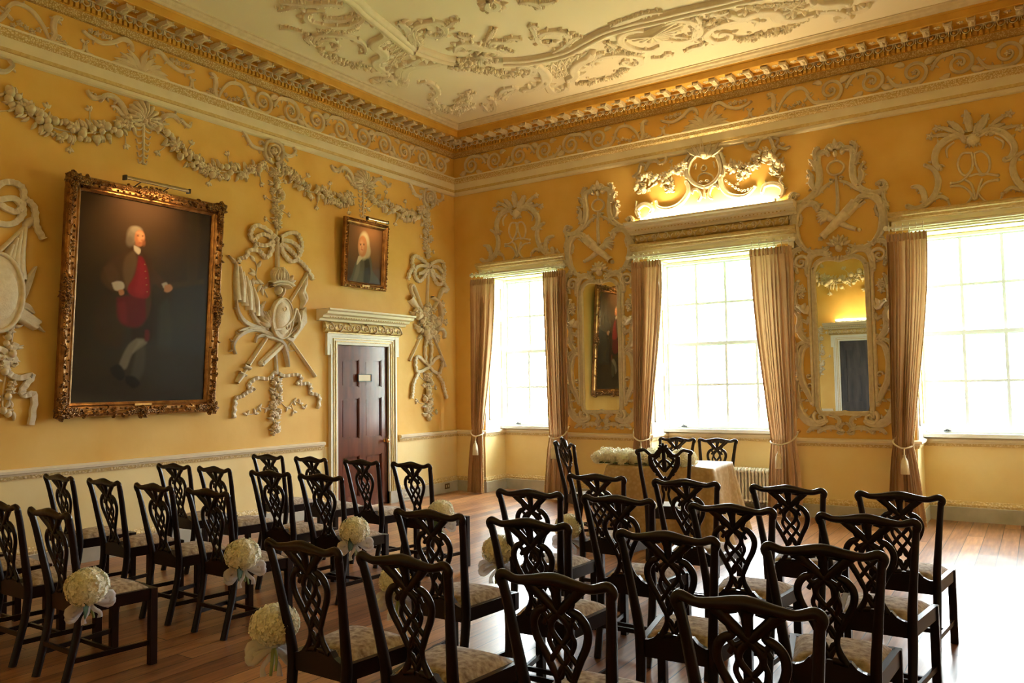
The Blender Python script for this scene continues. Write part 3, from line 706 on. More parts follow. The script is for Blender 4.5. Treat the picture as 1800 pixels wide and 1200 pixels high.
# ================================================================== TABLE, CLOTH, FLOWERS
TC, TR = (4.23, -1.70), math.radians(5)
tb = empty('table', (TC[0], TC[1], 0), TR, 'rectangular table hidden under the gold brocade cloth', 'table')
hx, hy, tz = .57, .42, .735
MB().box(-hx+.01, hx-.01, -hy+.01, hy-.01, tz-.035, tz-.004).build('tabletop', m_wood, tb, world=False)
for sx in (-1, 1):
    for sy in (-1, 1): MB().box(sx*(hx-.07)-.025, sx*(hx-.07)+.025, sy*(hy-.07)-.025, sy*(hy-.07)+.025, 0, tz-.036).build('leg', m_wood, tb, world=False)
mb = MB(); N = 160; NZ = 14; vs = []
def rrect(t, ax, ay, r):
    # perimeter point of a rounded rectangle, t in 0..1, with outward normal
    segs = [(ax-r, ay, -1, 0, 2*(ax-r)), None]; L = [2*(ay-r), PI*r/2, 2*(ax-r), PI*r/2]*2; tot = sum(L); d = t*tot; k = 0
    while d > L[k] and k < 7: d -= L[k]; k += 1
    if k == 0: return (ax, -(ay-r)+d), (1, 0)
    if k == 2: return ((ax-r)-d, ay), (0, 1)
    if k == 4: return (-ax, (ay-r)-d), (-1, 0)
    if k == 6: return (-(ax-r)+d, -ay), (0, -1)
    c = [(ax-r, ay-r), (-(ax-r), ay-r), (-(ax-r), -(ay-r)), (ax-r, -(ay-r))][(k-1)//2]; a = (k-1)//2*PI/2+d/r
    return (c[0]+r*math.cos(a), c[1]+r*math.sin(a)), (math.cos(a), math.sin(a))
for j in range(NZ+1):
    q = j/NZ
    for i in range(N):
        (x, y), (nx, ny) = rrect(i/N, hx, hy, .02)
        corner = max(0, 1-min(abs(abs(x)-hx)+abs(abs(y)-hy), .5)/.34)
        fold = .030*math.sin(i/N*2*PI*19+1.2*math.sin(i*.21))*q**.8*(.35+1.4*corner)+.16*corner**1.5*q**1.1+.035*q
        z = tz-(tz-.004)*max(0, q-.02)/.98
        if j == 0: z = tz
        vs.append((x+nx*fold, y+ny*fold, z+(.002 if j == 0 else 0)))
vs.append((0, 0, tz+.002))
fs = [(j*N+i, (j+1)*N+i, (j+1)*N+(i+1) % N, j*N+(i+1) % N) for j in range(NZ) for i in range(N)]+[(i, (i+1) % N, len(vs)-1) for i in range(N)]
mb.add(vs, fs); tcl = mb.build('tablecloth', m_cloth, label='gold brocade tablecloth falling in folds to the floor over the table', cat='tablecloth'); 
for v in tcl.data.polygons: v.use_smooth = True
rot = Matrix.Rotation(TR, 4, 'Z'); tcl.rotation_euler = (0, 0, TR); off = rot @ Vector(tcl.location); tcl.location = (off.x+TC[0], off.y+TC[1], off.z)
# hydrangea heads: a ball of many small four-petalled florets
def bloom_mb(r, n=170, seed=1, sq=.85):
    rnd = random.Random(seed); mb = MB(); g = PI*(3-math.sqrt(5))
    mb.add(*ico(r*.86, sq))
    for i in range(n):
        z = 1-2*(i+.5)/n; rr = math.sqrt(1-z*z); a = g*i+rnd.random()*.3
        d = Vector((rr*math.cos(a), rr*math.sin(a), z*sq)); c = d*r*(.86+rnd.random()*.22); d.normalize()
        X = d.orthogonal().normalized(); Y = d.cross(X); t0 = rnd.random()*6; pr = r*(.25 if n < 200 else .175)*(.75+rnd.random()*.6)
        for k in range(4):
            t = t0+k*PI/2; e = X*math.cos(t)+Y*math.sin(t); f = X*math.cos(t+PI/2)+Y*math.sin(t+PI/2)
            mb.add([c, c+e*pr*.6+f*pr*.42+d*pr*.22, c+e*pr*1.05+d*pr*(.05+rnd.random()*.3), c+e*pr*.6-f*pr*.42+d*pr*.22], [(0, 1, 2, 3)], False)
    return mb
def ico(r, sq, nu=12, nv=8):
    vs = []
    for i in range(nv+1):
        t = PI*i/nv
        for j in range(nu): vs.append((r*math.sin(t)*math.cos(2*PI*j/nu), r*math.sin(t)*math.sin(2*PI*j/nu), r*math.cos(t)*sq))
    return vs, [(i*nu+j, i*nu+(j+1) % nu, (i+1)*nu+(j+1) % nu, (i+1)*nu+j) for i in range(nv) for j in range(nu)]
fg = empty('flower_runner', (TC[0]-.17, TC[1]-.25, tz+.003), TR, 'long low arrangement of ivory hydrangea heads along the front of the table', 'flowers')
b0 = bloom_mb(.088, 120, 3).build('bloom', m_petal, fg, world=False)
first = True
for k in range(8):
    for row in (0, 1):
        o = b0 if first else b0.copy()
        if not first: S.collection.objects.link(o)
        first = False; o.parent = fg
        o.location = (-.50+.132*k+.03*row, -.075+.13*row, .070+.012*((k+row) % 2)+.008*math.sin(k*2)); o.rotation_euler = (k, row+k*.7, k*1.3); s_ = .95+.15*((k*7+row*3) % 5)/5; o.scale = (s_, s_, s_*.9)
mb = MB()
for k in range(22): mb.leaf(Frame((0, 0, .02), (1, 0, 0), (0, 1, 0), (0, 0, 1)), -.52+.05*k, -.10 if k % 2 else .10, (-PI/2 if k % 2 else PI/2)+random.uniform(-.6, .6), .09, .028, .01)
mb.build('leaves', m_leaf, fg, world=False)
# bouquets tied on the aisle stiles
def bouquet():
    root = empty('chair_bouquet')
    bloom_mb(.122, 420, 5, .82).build('bloom', m_petal, root, world=False)
    mb = MB(); mb.tube([(0, .0, -.07), (.01, .0, -.16), (.02, 0, -.25)], [.012, .010, .008], 6, 3); mb.tube([(0.01, .0, -.07), (-.01, .01, -.16), (-.005, 0, -.23)], .007, 6, 3); mb.build('stems', m_stem, root, world=False)
    mb = MB(); fr = Frame((0, 0, 0), (0, 1, 0), (0, 0, 1), (1, 0, 0))
    for a, s in ((-2.6, 1), (-2.2, .8), (3.4, .9)): mb.leaf(fr, -.05, -.06, a, .12*s, .05, .012, .3)
    mb.build('leaves', m_leaf, root, world=False)
    mb = MB()
    D = lambda t, out, z: (.83*t+.3*out, .55*t-.6*out, z)
    for sg in (-1, 1):
        for k in range(2):
            pts = [D(0, 0, -.115), D(sg*.05, .03+.02*k, -.095-.015*k), D(sg*.125, .05, -.105-.04*k), D(sg*.11, .05, -.150-.025*k), D(sg*.04, .02, -.13), D(0, 0, -.115)]
            mb.tube(pts, [.010, .030, .034, .028, .018, .010], 8, 4, True, (.10, 1), up=(.4, -.8, .3))
        mb.tube([D(0, .01, -.12), D(sg*.02, .05, -.165), D(sg*.05, .06, -.205), D(sg*.05, .05, -.25)], [.008, .017, .015, .02], 6, 4, True, (.10, 1), up=(.4, -.8, .3))
    mb.lathe([(.0, -.12), (.018, -.118), (.021, -.11), (.018, -.10), (0, -.10)], (0, 0, 0), 8)
    mb.build('organza_bow', m_organza, root, world=False)
    return root
BQ = bouquet(); first = True
for blk, r, dx, dz, lab in (
    ('left', 3, 1, .0, 'ivory hydrangea bouquet tied to the aisle chair of the back row beneath the portraits'),
    ('left', 2, 1, .0, 'ivory hydrangea bouquet with green leaf on the third-row aisle chair, portrait side'),
    ('left', 1, 1, .0, 'ivory hydrangea bouquet with white bow on the second-row aisle chair, portrait side'),
    ('left', 0, 1, .0, 'ivory hydrangea bouquet on the front-row aisle chair, portrait side'),
    ('right', 0, -1, 0, 'ivory hydrangea bouquet on the front-row aisle chair across the aisle'),
    ('right', 1, -1, 0, 'ivory hydrangea bouquet on the second-row aisle chair across the aisle'),
    ('right', 2, -1, 0, 'ivory hydrangea bouquet glimpsed through a splat, third-row aisle chair across the aisle'),
    ('right', 3, -1, 0, 'ivory hydrangea bouquet hanging on the back-row aisle chair across the aisle')):
    o = BQ if first else copy_tree(BQ); first = False
    c = chairs[(blk, r, 0)]; a = c.rotation_euler.z; lx, ly = dx*.27, -.175
    x = c.location.x+lx*math.cos(a)-ly*math.sin(a); y = c.location.y+lx*math.sin(a)+ly*math.cos(a)
    o.location = (x, y, .545); o.rotation_euler = (.15*r, 0, (0 if dx > 0 else PI)+a+.3*r); s_ = .86 if blk == 'left' else .84; o.scale = (s_,)*3
    o['label'] = lab; o['category'] = 'bouquet'; o['group'] = 'bouquets on the aisle chairs'
# ================================================================== RADIATOR
rd = empty('radiator', (4.26, .33, 0), 0, 'old cream column radiator in the window recess behind the table', 'radiator')
k = 22; c0 = None
for i in range(k):
    x = 3.80+.0445*i
    if c0 is None:
        mb = MB()
        for dy in (-.045, .0, .045): mb.tube([(3.80, .33+dy, .09), (3.80, .33+dy, .47)], .0155, 8, sq=(1, .9))
        mb.tube([(3.80, .27, .455), (3.80, .275, .485), (3.80, .33, .497), (3.80, .385, .485), (3.80, .39, .455)], .019, 8, 3); mb.tube([(3.80, .27, .105), (3.80, .33, .075), (3.80, .39, .105)], .019, 8, 3)
        c0 = mb.build('column', m_rad, rd)
    else:
        o = c0.copy(); S.collection.objects.link(o); o.parent = rd; o.matrix_parent_inverse = c0.matrix_parent_inverse.copy(); o.location = Vector(c0.location)+Vector((.0445*i, 0, 0))
mb = MB(); mb.tube([(3.79, .33, .46), (4.75, .33, .46)], .012, 8); mb.tube([(3.79, .33, .10), (4.80, .33, .10), (4.82, .33, .0)], .012, 8, 2)
for x in (3.86, 4.68): mb.box(x-.012, x+.012, .29, .37, 0, .08)
mb.build('pipe', m_rad, rd)
# sockets on the skirting
for (a, lab) in (((786, 854), 'brown double socket plate on the grey skirting near the far left corner'), ((715, 869), 'brass-edged socket plate on the skirting just right of the door')):
    u, v = FL.at(*a, .046); mt = m_socket if a[0] > 750 else m_base
    r_ = empty('socket', FL.p(u, v-.04, .045), label=lab, cat='socket')
    MB().box(u-.055, u+.055, v-.04, v+.04, .045, .052, FL).build('plate', m_socket if a[0] > 750 else m_doorcase, r_)
    mb = MB(); 
    for d in (-.025, .025): mb.box(u+d-.012, u+d+.012, v-.018, v+.018, .052, .056, FL)
    mb.build('switch', m_paper if a[0] > 750 else m_base, r_)
# ================================================================== CURTAINS
def curtain(px_top, px_tie, px_bot, inner, tz_, lab, hook, zt=3.215, zb=.01, yo=.15, nf=10):
    """px_* = (left, right) pixel columns with their row; inner = side the cloth is gathered from (+1: gathered towards +x)"""
    def ux(q, row): return FW.at(q, row, yo)[0]
    T = [ux(px_top[0], px_top[2]), ux(px_top[1], px_top[2])]; Ti = [ux(px_tie[0], px_tie[2]), ux(px_tie[1], px_tie[2])]; B = [ux(px_bot[0], px_bot[2]), ux(px_bot[1], px_bot[2])]
    root = empty('curtain', ((T[0]+T[1])/2, -yo, 0), label=lab, cat='curtain', group='tied back tan curtains at the windows')
    NU, NV = nf*9, 44; mb = MB(); vs = []
    for j in range(NV+1):
        z = zt+(zb-zt)*j/NV
        if z > tz_:
            t = (zt-z)/(zt-tz_); e = t*t*(3-2*t); e = e*.55+.45*t**2.2
        else:
            t = 1
        for i in range(NU+1):
            s = i/NU
            if z > tz_:
                x0 = T[0]+(Ti[0]-T[0])*e; x1 = T[1]+(Ti[1]-T[1])*e
            else:
                e2 = ((tz_-z)/(tz_-zb))**.8; x0 = Ti[0]+(B[0]-Ti[0])*e2; x1 = Ti[1]+(B[1]-Ti[1])*e2
            dt = abs(z-tz_); pinch = 1-.45*math.exp(-(dt/.16)**2)
            ph = (s+.035*math.sin(s*9+hook*3)+.02*math.sin(s*23+hook))*nf*2*PI+.35*math.sin(z*1.1+s*5+hook); tp = min(1, (zt-z)/.35)
            amp = (.012+.026*tp)*pinch*(.75+.35*math.sin(s*13+hook*5))
            yy = -yo-amp*(math.sin(ph)+.3*math.sin(2*ph+z*2))-(.0 if z > tz_ else .03*(tz_-z))
            xm = (x0+x1)/2; x = xm+((x0+(x1-x0)*s)-xm)*(pinch*.12+.88)+.006*math.cos(ph)*tp
            vs.append((x, yy, z))
    mb.add(vs, [(j*(NU+1)+i, j*(NU+1)+i+1, (j+1)*(NU+1)+i+1, (j+1)*(NU+1)+i) for j in range(NV) for i in range(NU)])
    mb.build('curtain_panel', m_curt, root)
    # braid on the leading edge
    mb = MB(); col = NU if inner < 0 else 0; P = [Vector(vs[j*(NU+1)+col]) for j in range(NV+1)]
    mb.tube([p+Vector((0, -.006, 0)) for p in P], .014, 6, 1, True, (.4, 1)); mb.build('braid_edge', m_lead, root)
    mb = MB(); 
    for k in range(nf):
        x = T[0]+(T[1]-T[0])*(k+.5)/nf; mb.tube([(x-.010, -yo-.02, zt-.085), (x, -yo-.032, zt-.05), (x-.004, -yo-.014, zt+.004)], [.006, .012, .010], 6, 3); mb.tube([(x+.010, -yo-.02, zt-.085), (x, -yo-.032, zt-.05)], [.006, .012], 6)
    mb.build('pinch_pleats', m_curt, root)
    # rings on the pole
    zr = zt+.075; mb0 = None
    for k in range(6):
        x = T[0]+.03+(T[1]-T[0]-.06)*k/5
        if mb0 is None:
            m_ = MB(); m_.tube([(x, -yo+.034*math.cos(a), zr+.034*math.sin(a)) for a in [2*PI*q/14 for q in range(15)]], .005, 6); m_.tube([(x, -yo, zr-.034), (x, -yo-.005, zt-.01)], .003, 5); mb0 = m_.build('ring', m_rad, root); xo = x
        else:
            o = mb0.copy(); S.collection.objects.link(o); o.parent = root; o.matrix_parent_inverse = mb0.matrix_parent_inverse.copy(); o.location = Vector(mb0.location)+Vector((x-xo, 0, 0))
    # tie-back cord and tassel, thing of its own
    xm = (Ti[0]+Ti[1])/2; h = hook; xi = Ti[0]+.0 if inner > 0 else Ti[1]
    tie = empty('tieback', (xm, -yo, tz_-.4), label=lab.replace('tan velvet curtain', 'cream silk tieback').replace('gathered', 'knotted'), cat='tieback', group='cord tiebacks on the curtains')
    side = 1 if h > xm else -1; w_ = (Ti[1]-Ti[0])/2*.93
    mb = MB()
    mb.tube([(h, -.02, tz_+.12), (xm+side*w_*.9, -yo-.05, tz_+.03), (xm, -yo-.085, tz_-.03), (xm-side*w_*.8, -yo-.05, tz_-.02), (xm-side*w_, -yo+.02, tz_+.01), (xm, -yo+.06, tz_+.04), (h, -.02, tz_+.12)], .010, 6, 5)
    mb.build('cord', m_cord, tie)
    xt = xm-side*w_*.25; mb = MB(); mb.tube([(xt, -yo-.085, tz_-.03), (xt, -yo-.09, tz_-.12)], .008, 6)
    mb.lathe([(.0, -.10), (.016, -.105), (.012, -.125), (.022, -.14), (.034, -.17), (.034, -.19), (.038, -.20), (.044, -.31), (.0, -.31)], (xt, -yo-.09, tz_), 24, ruffle=.03)
    mb.build('tassel', m_cord, tie)
    mb = MB(); mb.lathe([(.022, 0), (.022, .006), (.006, .01), (.006, .03), (.012, .036), (0, .04)], (h, 0, tz_+.12), 10, (0, -1, 0)); mb.build('wall_hook', m_brass, tie)
    return root
cl = [
 ((827, 869, 487), (830, 849, 770), (824, 853, 865), -1, 'corner side of the window nearest the corner', .42),
 ((955, 994, 478), (966, 999, 775), (960, 1001, 868), 1, 'mirror side of the window nearest the corner', 2.02),
 ((1110, 1161, 455), (1114, 1142, 770), (1108, 1150, 880), -1, 'corner side of the window behind the table', 3.03),
 ((1317, 1391, 425), (1354, 1400, 778), (1350, 1412, 905), 1, 'radiator side of the window behind the table', 5.17),
 ((1557, 1628, 398), (1568, 1605, 775), (1562, 1629, 928), -1, 'window whose far half the picture cuts off', 6.25)]
for t, ti, b, inn, l, hk in cl: curtain(t, ti, b, inn, .885, 'tan velvet curtain gathered at the '+l, hk)
# poles
for i, (a, b, lab) in enumerate(((.45, 2.04, 'corner'), (3.07, 5.20, 'pedimented'), (6.24, 7.80, 'far'))):
    pr_ = empty('curtain_pole', ((a+b)/2, -.15, 3.29), label='slim cream curtain pole across '+{'corner': 'the window nearest the room corner', 'pedimented': 'the window with the strip-lit cornice', 'far': 'the window whose far half is cut off'}[lab], cat='curtain pole', group='curtain poles')
    MB().tube([(a, -.15, 3.29), (b, -.15, 3.29)], .016, 12).build('pole', m_rad, pr_)
    for x in (a, b):
        MB().lathe([(.016, -.02), (.024, -.01), (.022, .0), (.03, .015), (.024, .035), (0, .045)], (x, -.15, 3.29), 12, (-1 if x == a else 1, 0, 0)).build('finial', m_rad, pr_)
        MB().tube([(x+(.04 if x == a else -.04), 0, 3.29), (x+(.04 if x == a else -.04), -.15, 3.29)], .009, 8).build('bracket', m_rad, pr_)
# ================================================================== PLASTERWORK
m_pl = mat('ivory stucco', (.73, .64, .48), .5, var=(.62, .52, .36), vscale=22, bump=.25, bscale=70)
m_plc = mat('ceiling stucco', (.82, .75, .60), .6, var=(.76, .68, .51), vscale=10, bump=.2, bscale=60)
def thing_at(name, fr, u, v, **kw): return empty(name, fr.p(u, v, 0), **kw)
def rib(mb, fr, pts, w=.022, h=.008, base=.02, wave=.012, wn=None):
    P = crm(pts, 5); L = sum(math.dist(P[i], P[i+1]) for i in range(len(P)-1))
    mb.sweep(fr, pts, w, h, k=6, prof='flat', base=base, wave=wave, wn=wn or max(2, L/.055)); return mb
def cluster(fr, pts, wd, n, parent, m=None, seed=0, sprigs=4, names=('fruit', 'leaves', 'stem'), dense=1.0, hgt=1.0):
    ind = True
    """garland body: fruit, flowers and leaves strung along a curve"""
    rnd = random.Random(seed); P = crm(pts, 8); m = m or m_pl
    L = [0]
    for i in range(1, len(P)): L.append(L[-1]+math.dist(P[i-1], P[i]))
    def atl(s):
        s *= L[-1]
        for i in range(1, len(P)):
            if L[i] >= s: t = (s-L[i-1])/max(1e-9, L[i]-L[i-1]); return P[i-1][0]+(P[i][0]-P[i-1][0])*t, P[i-1][1]+(P[i][1]-P[i-1][1])*t, math.atan2(P[i][1]-P[i-1][1], P[i][0]-P[i-1][0])
        return P[-1][0], P[-1][1], 0
    fb, lb, sb = MB(), MB(), MB()
    sb.sweep(fr, pts, .009, .014, k=6, base=.0)
    for i in range(n):
        s = (i+rnd.random()*.6)/n; u, v, a = atl(s); w_ = wd*(.45+.75*math.sin(PI*min(1, max(.0, s*.9+.07))))
        o = (rnd.random()*2-1)*w_*.65; u += -math.sin(a)*o; v += math.cos(a)*o; q = rnd.random(); b = (.012+.03*(1-abs(o)/w_)*rnd.random())*hgt
        if ind: fb.cut()
        if q < .55: fb.fruit(fr, u, v, wd*(.24+.17*rnd.random()), b)
        elif q < .82: fb.flower(fr, u, v, wd*(.42+.22*rnd.random()), 5, b+.012, .016)
        else:
            for k in range(3): fb.ball(fr, u+rnd.uniform(-1, 1)*wd*.2, v+rnd.uniform(-1, 1)*wd*.2, wd*.14, wd*.18, b+.01, 6, 3)
    for i in range(int(n*1.2)):
        s = rnd.random(); u, v, a = atl(s); sg = rnd.choice((-1, 1)); w_ = wd*(.5+.6*math.sin(PI*s))
        lb.leaf(fr, u-math.sin(a)*sg*w_*.3, v+math.cos(a)*sg*w_*.3, a+sg*(.9+rnd.random()*.9), wd*(.6+.4*rnd.random()), wd*.17, .012, sg*.4, .012+.02*rnd.random(), 'ridge')
    for i in range(sprigs):
        u, v, a = atl((i+.5)/sprigs); sg = 1 if i % 2 else -1; d = a+sg*PI/2*(1+.2*rnd.random()); l = wd*(1.5+.6*rnd.random())
        e = (u+math.cos(d)*l, v+math.sin(d)*l); sb.sweep(fr, [(u, v), (u+math.cos(d+.3)*l*.5, v+math.sin(d+.3)*l*.5), e], .005, .012, k=4)
        for k in (-.8, 0, .9): lb.leaf(fr, e[0], e[1], d+k, wd*.5, wd*.17, .012, .2, .008)
        if rnd.random() < .6: (fb.cut() if ind else 0); fb.ball(fr, e[0], e[1], wd*.16, wd*.2, .01, 7, 3)
    fb.build(names[0], m, parent); lb.build(names[1], m, parent); sb.build(names[2], m, parent)
# ---- shells and cartouches that carry the garlands on the left wall
def shell(du, dv, lab, grp):
    Q = lambda pts: [(u+du, v+dv) for u, v in px(FL, 140, 140, 7.5, pts)]
    (u, v), = Q([(840, 555)]); t = thing_at('plaster_shell', FL, u, v, label=lab, cat='plaster ornament', group=grp)
    s = MB(); n = 12
    for i in range(n):
        a = PI*(-.10+1.20*i/(n-1)); r = .185-.02*abs(i-5.5)/5.5
        s.sweep(FL, [(u, v+.01), (u+.55*r*math.cos(a), v+.01+.55*r*math.sin(a)), (u+r*math.cos(a), v+.01+r*math.sin(a))], [.008, .018, .028], [.03, .085, .05], k=4, prof='dome')
        s.ball(FL, u+r*math.cos(a), v+.01+r*math.sin(a), .027, .05, 0, 8, 3)
    s.spiral(FL, u-.07, v+.015, .055, PI, 1.2, .014, .07, -1); s.spiral(FL, u+.07, v+.0, .055, 0, 1.2, .014, .07, 1); s.ball(FL, u, v, .035, .07)
    s.build('shell', m_pl, t)
    w_ = MB()
    w_.acan(FL, Q([(660, 580), (600, 460), (540, 330), (430, 230), (330, 210), (270, 280)]), [.02, .03, .026, .018], .045, 3, 1.6, 1)
    w_.acan(FL, Q([(270, 230), (200, 250), (130, 210), (85, 140)]), [.022, .026, .012], .04, 2, 1.4, -1, ends=(0, 0))
    w_.acan(FL, Q([(620, 540), (540, 450), (470, 370), (400, 350)]), [.018, .022, .01], .03, 3, 1.3, 1, ends=(0, 0))
    w_.cut(); w_.acan(FL, Q([(980, 620), (1060, 540), (1120, 480), (1230, 480), (1310, 560)]), [.018, .028, .02], .045, 3, 1.6, 1)
    w_.acan(FL, Q([(1320, 520), (1380, 590), (1440, 620), (1455, 570)]), [.02, .022, .01], .035, 1, 1.3, -1)
    w_.acan(FL, Q([(1000, 640), (1080, 590), (1170, 590)]), [.018, .018, .008], .03, 3, 1.4, 1, ends=(0, 0))
    w_.acan(FL, Q([(700, 580), (770, 600), (840, 560), (900, 620), (990, 660)]), [.02, .026, .02], .04, 0, 1)
    w_.build('scroll_wing', m_pl, t)
    d = MB(); d.sweep(FL, Q([(835, 600), (835, 800), (825, 1120)]), [.018, .014, .006], .03)
    for k in range(6):
        for sg in (-1, 1):
            (uu, vv), = Q([(835-k*2, 660+k*85)]); l = .075-.007*k
            d.sweep(FL, [(uu, vv+.02), (uu+sg*l*.45, vv-.01), (uu+sg*l, vv-.015), (uu+sg*l*1.2, vv+.015)], [.006, .010, .009, .004], .018, k=3); d.ball(FL, uu+sg*l*1.2, vv+.015, .009, .018)
    d.build('pendant', m_pl, t); return t
shell(0, 0, 'large cream plaster shell with leafy wings above the full-length portrait', 'shell bosses on the left wall')
a1 = FL.at(252, 214); a2 = FL.at(637.4, 326)
shell(a2[0]-a1[0], a2[1]-a1[1], 'cream plaster shell with pendant above the small half-length portrait', 'shell bosses on the left wall')
def cartouche(du, dv, lab, grp):
    Q = lambda pts: [(u+du, v+dv) for u, v in px(FL, 270, 210, 6.207, pts)]
    (u, v), = Q([(1300, 350)]); t = thing_at('plaster_cartouche', FL, u, v, label=lab, cat='plaster ornament', group=grp)
    s = MB()
    s.acan(FL, Q([(1290, 480), (1220, 420), (1200, 330), (1230, 250), (1300, 235), (1370, 280), (1400, 370), (1370, 460), (1310, 490)]), .020, .05, 5, 1.3, 1, ends=(0, 0))
    s.sweep(FL, Q([(1280, 420), (1240, 350), (1270, 290), (1330, 290), (1360, 350), (1320, 420)]), .012, .05)
    s.flower(FL, *Q([(1300, 350)])[0], .055, 6, .03); s.fruit(FL, *Q([(1340, 430)])[0], .03, .02); s.fruit(FL, *Q([(1250, 440)])[0], .028, .02)
    s.build('boss', m_pl, t); w_ = MB()
    w_.acan(FL, Q([(1200, 330), (1140, 320), (1070, 290), (1020, 220), (990, 160), (950, 120)]), [.02, .022, .026, .02, .008], .035, 3, 1.5, 1, ends=(0, 0))
    w_.spiral(FL, *Q([(1165, 260)])[0], .035, 0, 1, .011, .03)
    w_.cut(); w_.acan(FL, Q([(1390, 340), (1440, 390), (1500, 400), (1540, 350), (1520, 310)]), [.018, .024, .02, .014], .035, 2, 1.5, -1)
    w_.leaf(FL, *Q([(1390, 300)])[0], .9, .07, .018, .03); w_.leaf(FL, *Q([(1430, 400)])[0], -.9, .08, .018, .03)
    w_.build('scroll_wing', m_pl, t); return t
cartouche(0, 0, 'plaster rose cartouche with curling leaves between the two portraits', 'cartouche bosses on the left wall')
b1 = FL.at(270+1300/6.207, 210+350/6.207); b2 = FL.at(520+1270/5.4536, 260+480/5.4536)
cartouche(b2[0]-b1[0], b2[1]-b1[1], 'plaster rose cartouche with curling leaves nearest the corner of the room', 'cartouche bosses on the left wall')
cartouche(2*a1[0]-2*b1[0]+.06, 0, 'plaster rose cartouche with curling leaves cut by the picture edge', 'cartouche bosses on the left wall')
def garl(fr, pts, wd, n, lab, seed, grp, sp=5, name='plaster_garland', hgt=1.3):
    u, v = pts[len(pts)//2]; t = thing_at(name, fr, u, v-.05, label=lab, cat='plaster ornament', group=grp)
    cluster(fr, pts, wd, n, t, seed=seed, sprigs=sp, hgt=hgt); return t
G = 'swags of fruit and flowers on the left wall'
garl(FL, px(FL, 0, 0, 3, [(20, 480), (100, 560), (190, 630), (300, 680), (420, 700), (560, 690), (690, 655)]), .105, 46, 'plaster fruit swag from the picture edge to the large shell', 2, G)
garl(FL, px(FL, 0, 0, 3, [(820, 680), (900, 750), (970, 830), (1080, 880), (1180, 905), (1290, 905), (1390, 860)]), .10, 44, 'plaster fruit swag from the large shell to the middle rose cartouche', 3, G)
garl(FL, px(FL, 270, 210, 6.207, [(1360, 490), (1450, 590), (1560, 680), (1650, 770), (1780, 800), (1900, 840), (2050, 880), (2180, 850)]), .10, 42, 'plaster fruit swag from the middle rose cartouche to the small shell', 4, G)
garl(FL, px(FL, 520, 260, 5.4536, [(700, 430), (760, 495), (860, 560), (960, 620), (1050, 650), (1150, 640), (1215, 600)]), .10, 40, 'plaster fruit swag from the small shell to the corner cartouche', 5, G)
G = 'hanging drops on the left wall'
garl(FL, px(FL, 270, 210, 6.207, [(1330, 540), (1310, 680), (1340, 800), (1350, 920), (1330, 1050), (1340, 1200)]), .085, 30, 'plaster fruit drop hanging over the helmet trophy between the portraits', 6, G, 5)
garl(FL, px(FL, 520, 260, 5.4536, [(1270, 590), (1250, 700), (1255, 800), (1260, 880), (1250, 960), (1255, 1060)]), .085, 30, 'plaster fruit drop hanging over the pastoral trophy near the corner', 7, G, 4)
# ---- trophy of arms between the portraits
c0 = FL.at(485, 600); T = thing_at('plaster_trophy', FL, c0[0], 1.9, label='plaster trophy of arms with turban helmet, shield, flags and crossed spears', cat='plaster ornament')
A = lambda pts: px(FL, 400, 380, 6.667, pts); B = lambda pts: px(FL, 400, 560, 5.717, pts); C = lambda pts: px(FL, 380, 380, 3, pts)
mb = MB()
for q in ([(540, 250), (440, 160), (330, 110), (270, 150), (250, 230), (290, 290), (330, 240), (400, 215), (480, 250), (520, 280)], [(520, 290), (450, 340), (380, 345), (320, 330), (300, 390)],
          [(510, 320), (490, 420), (430, 490), (380, 440), (340, 405), (240, 400), (190, 480), (130, 500), (100, 550)], [(600, 250), (700, 200), (790, 205), (840, 290), (845, 400), (800, 500)],
          [(600, 280), (720, 300), (810, 370), (830, 440)], [(600, 310), (700, 390), (760, 450), (800, 510), (860, 560), (920, 630), (985, 745)], [(590, 320), (640, 440), (720, 530), (800, 510)]): mb.cut(); rib(mb, FL, A(q), .023, .008, .03)
mb.ball(FL, *A([(560, 270)])[0], .04, .07); mb.build('ribbon_bow', m_pl, T)
mb = MB(); mb.sweep(FL, A([(570, 300), (572, 600)]), .022, .05, k=1, prof='groove'); mb.sweep(FL, A([(575, 100), (560, 280)]), .012, .03, k=1)
mb.ball(FL, *A([(575, 690)])[0], .098, .12, 0, 16, 6, 1, 1.0)
for k in range(7):
    x = 500+k*27; mb.sweep(FL, A([(575+(x-575)*.3, 605), (x, 690), (575+(x-575)*.9, 760)]), .007, .012, base=.085+.03*(1-abs(x-581)/85), k=3)
mb.sweep(FL, A([(470, 790), (540, 765), (620, 765), (700, 800)]), [.018, .032, .032, .015], .11); mb.sweep(FL, A([(480, 830), (540, 800), (640, 810), (690, 850)]), .014, .12)
mb.ball(FL, *A([(580, 870)])[0], .048, .09, 0, 10, 5, .9, 1.25); mb.sweep(FL, A([(640, 850), (630, 900), (600, 950)]), .018, .07)
for a in (.1, .7, -.5): mb.leaf(FL, *A([(695, 775)])[0], a, .12, .03, .03, .2, .03)
mb.build('turban_helmet', m_pl, T)
def oval(fr, c, ru, rv, th, tilt=0, n=28):
    return [(c[0]+ru*math.cos(2*PI*i/n)*math.cos(tilt)-rv*math.sin(2*PI*i/n)*math.sin(tilt), c[1]+ru*math.cos(2*PI*i/n)*math.sin(tilt)+rv*math.sin(2*PI*i/n)*math.cos(tilt)) for i in range(n)]
mb = MB(); c1 = C([(332, 540)])[0]; ov = oval(FL, c1, .155, .245, 0, -.1); mb.prism(FL, ov, 0, .07); mb.sweep(FL, ov+[ov[0]], .012, .02, k=1, base=.065); mb.ball(FL, c1[0], c1[1], .12, .03, .065, 14, 4, 1, 1.7)
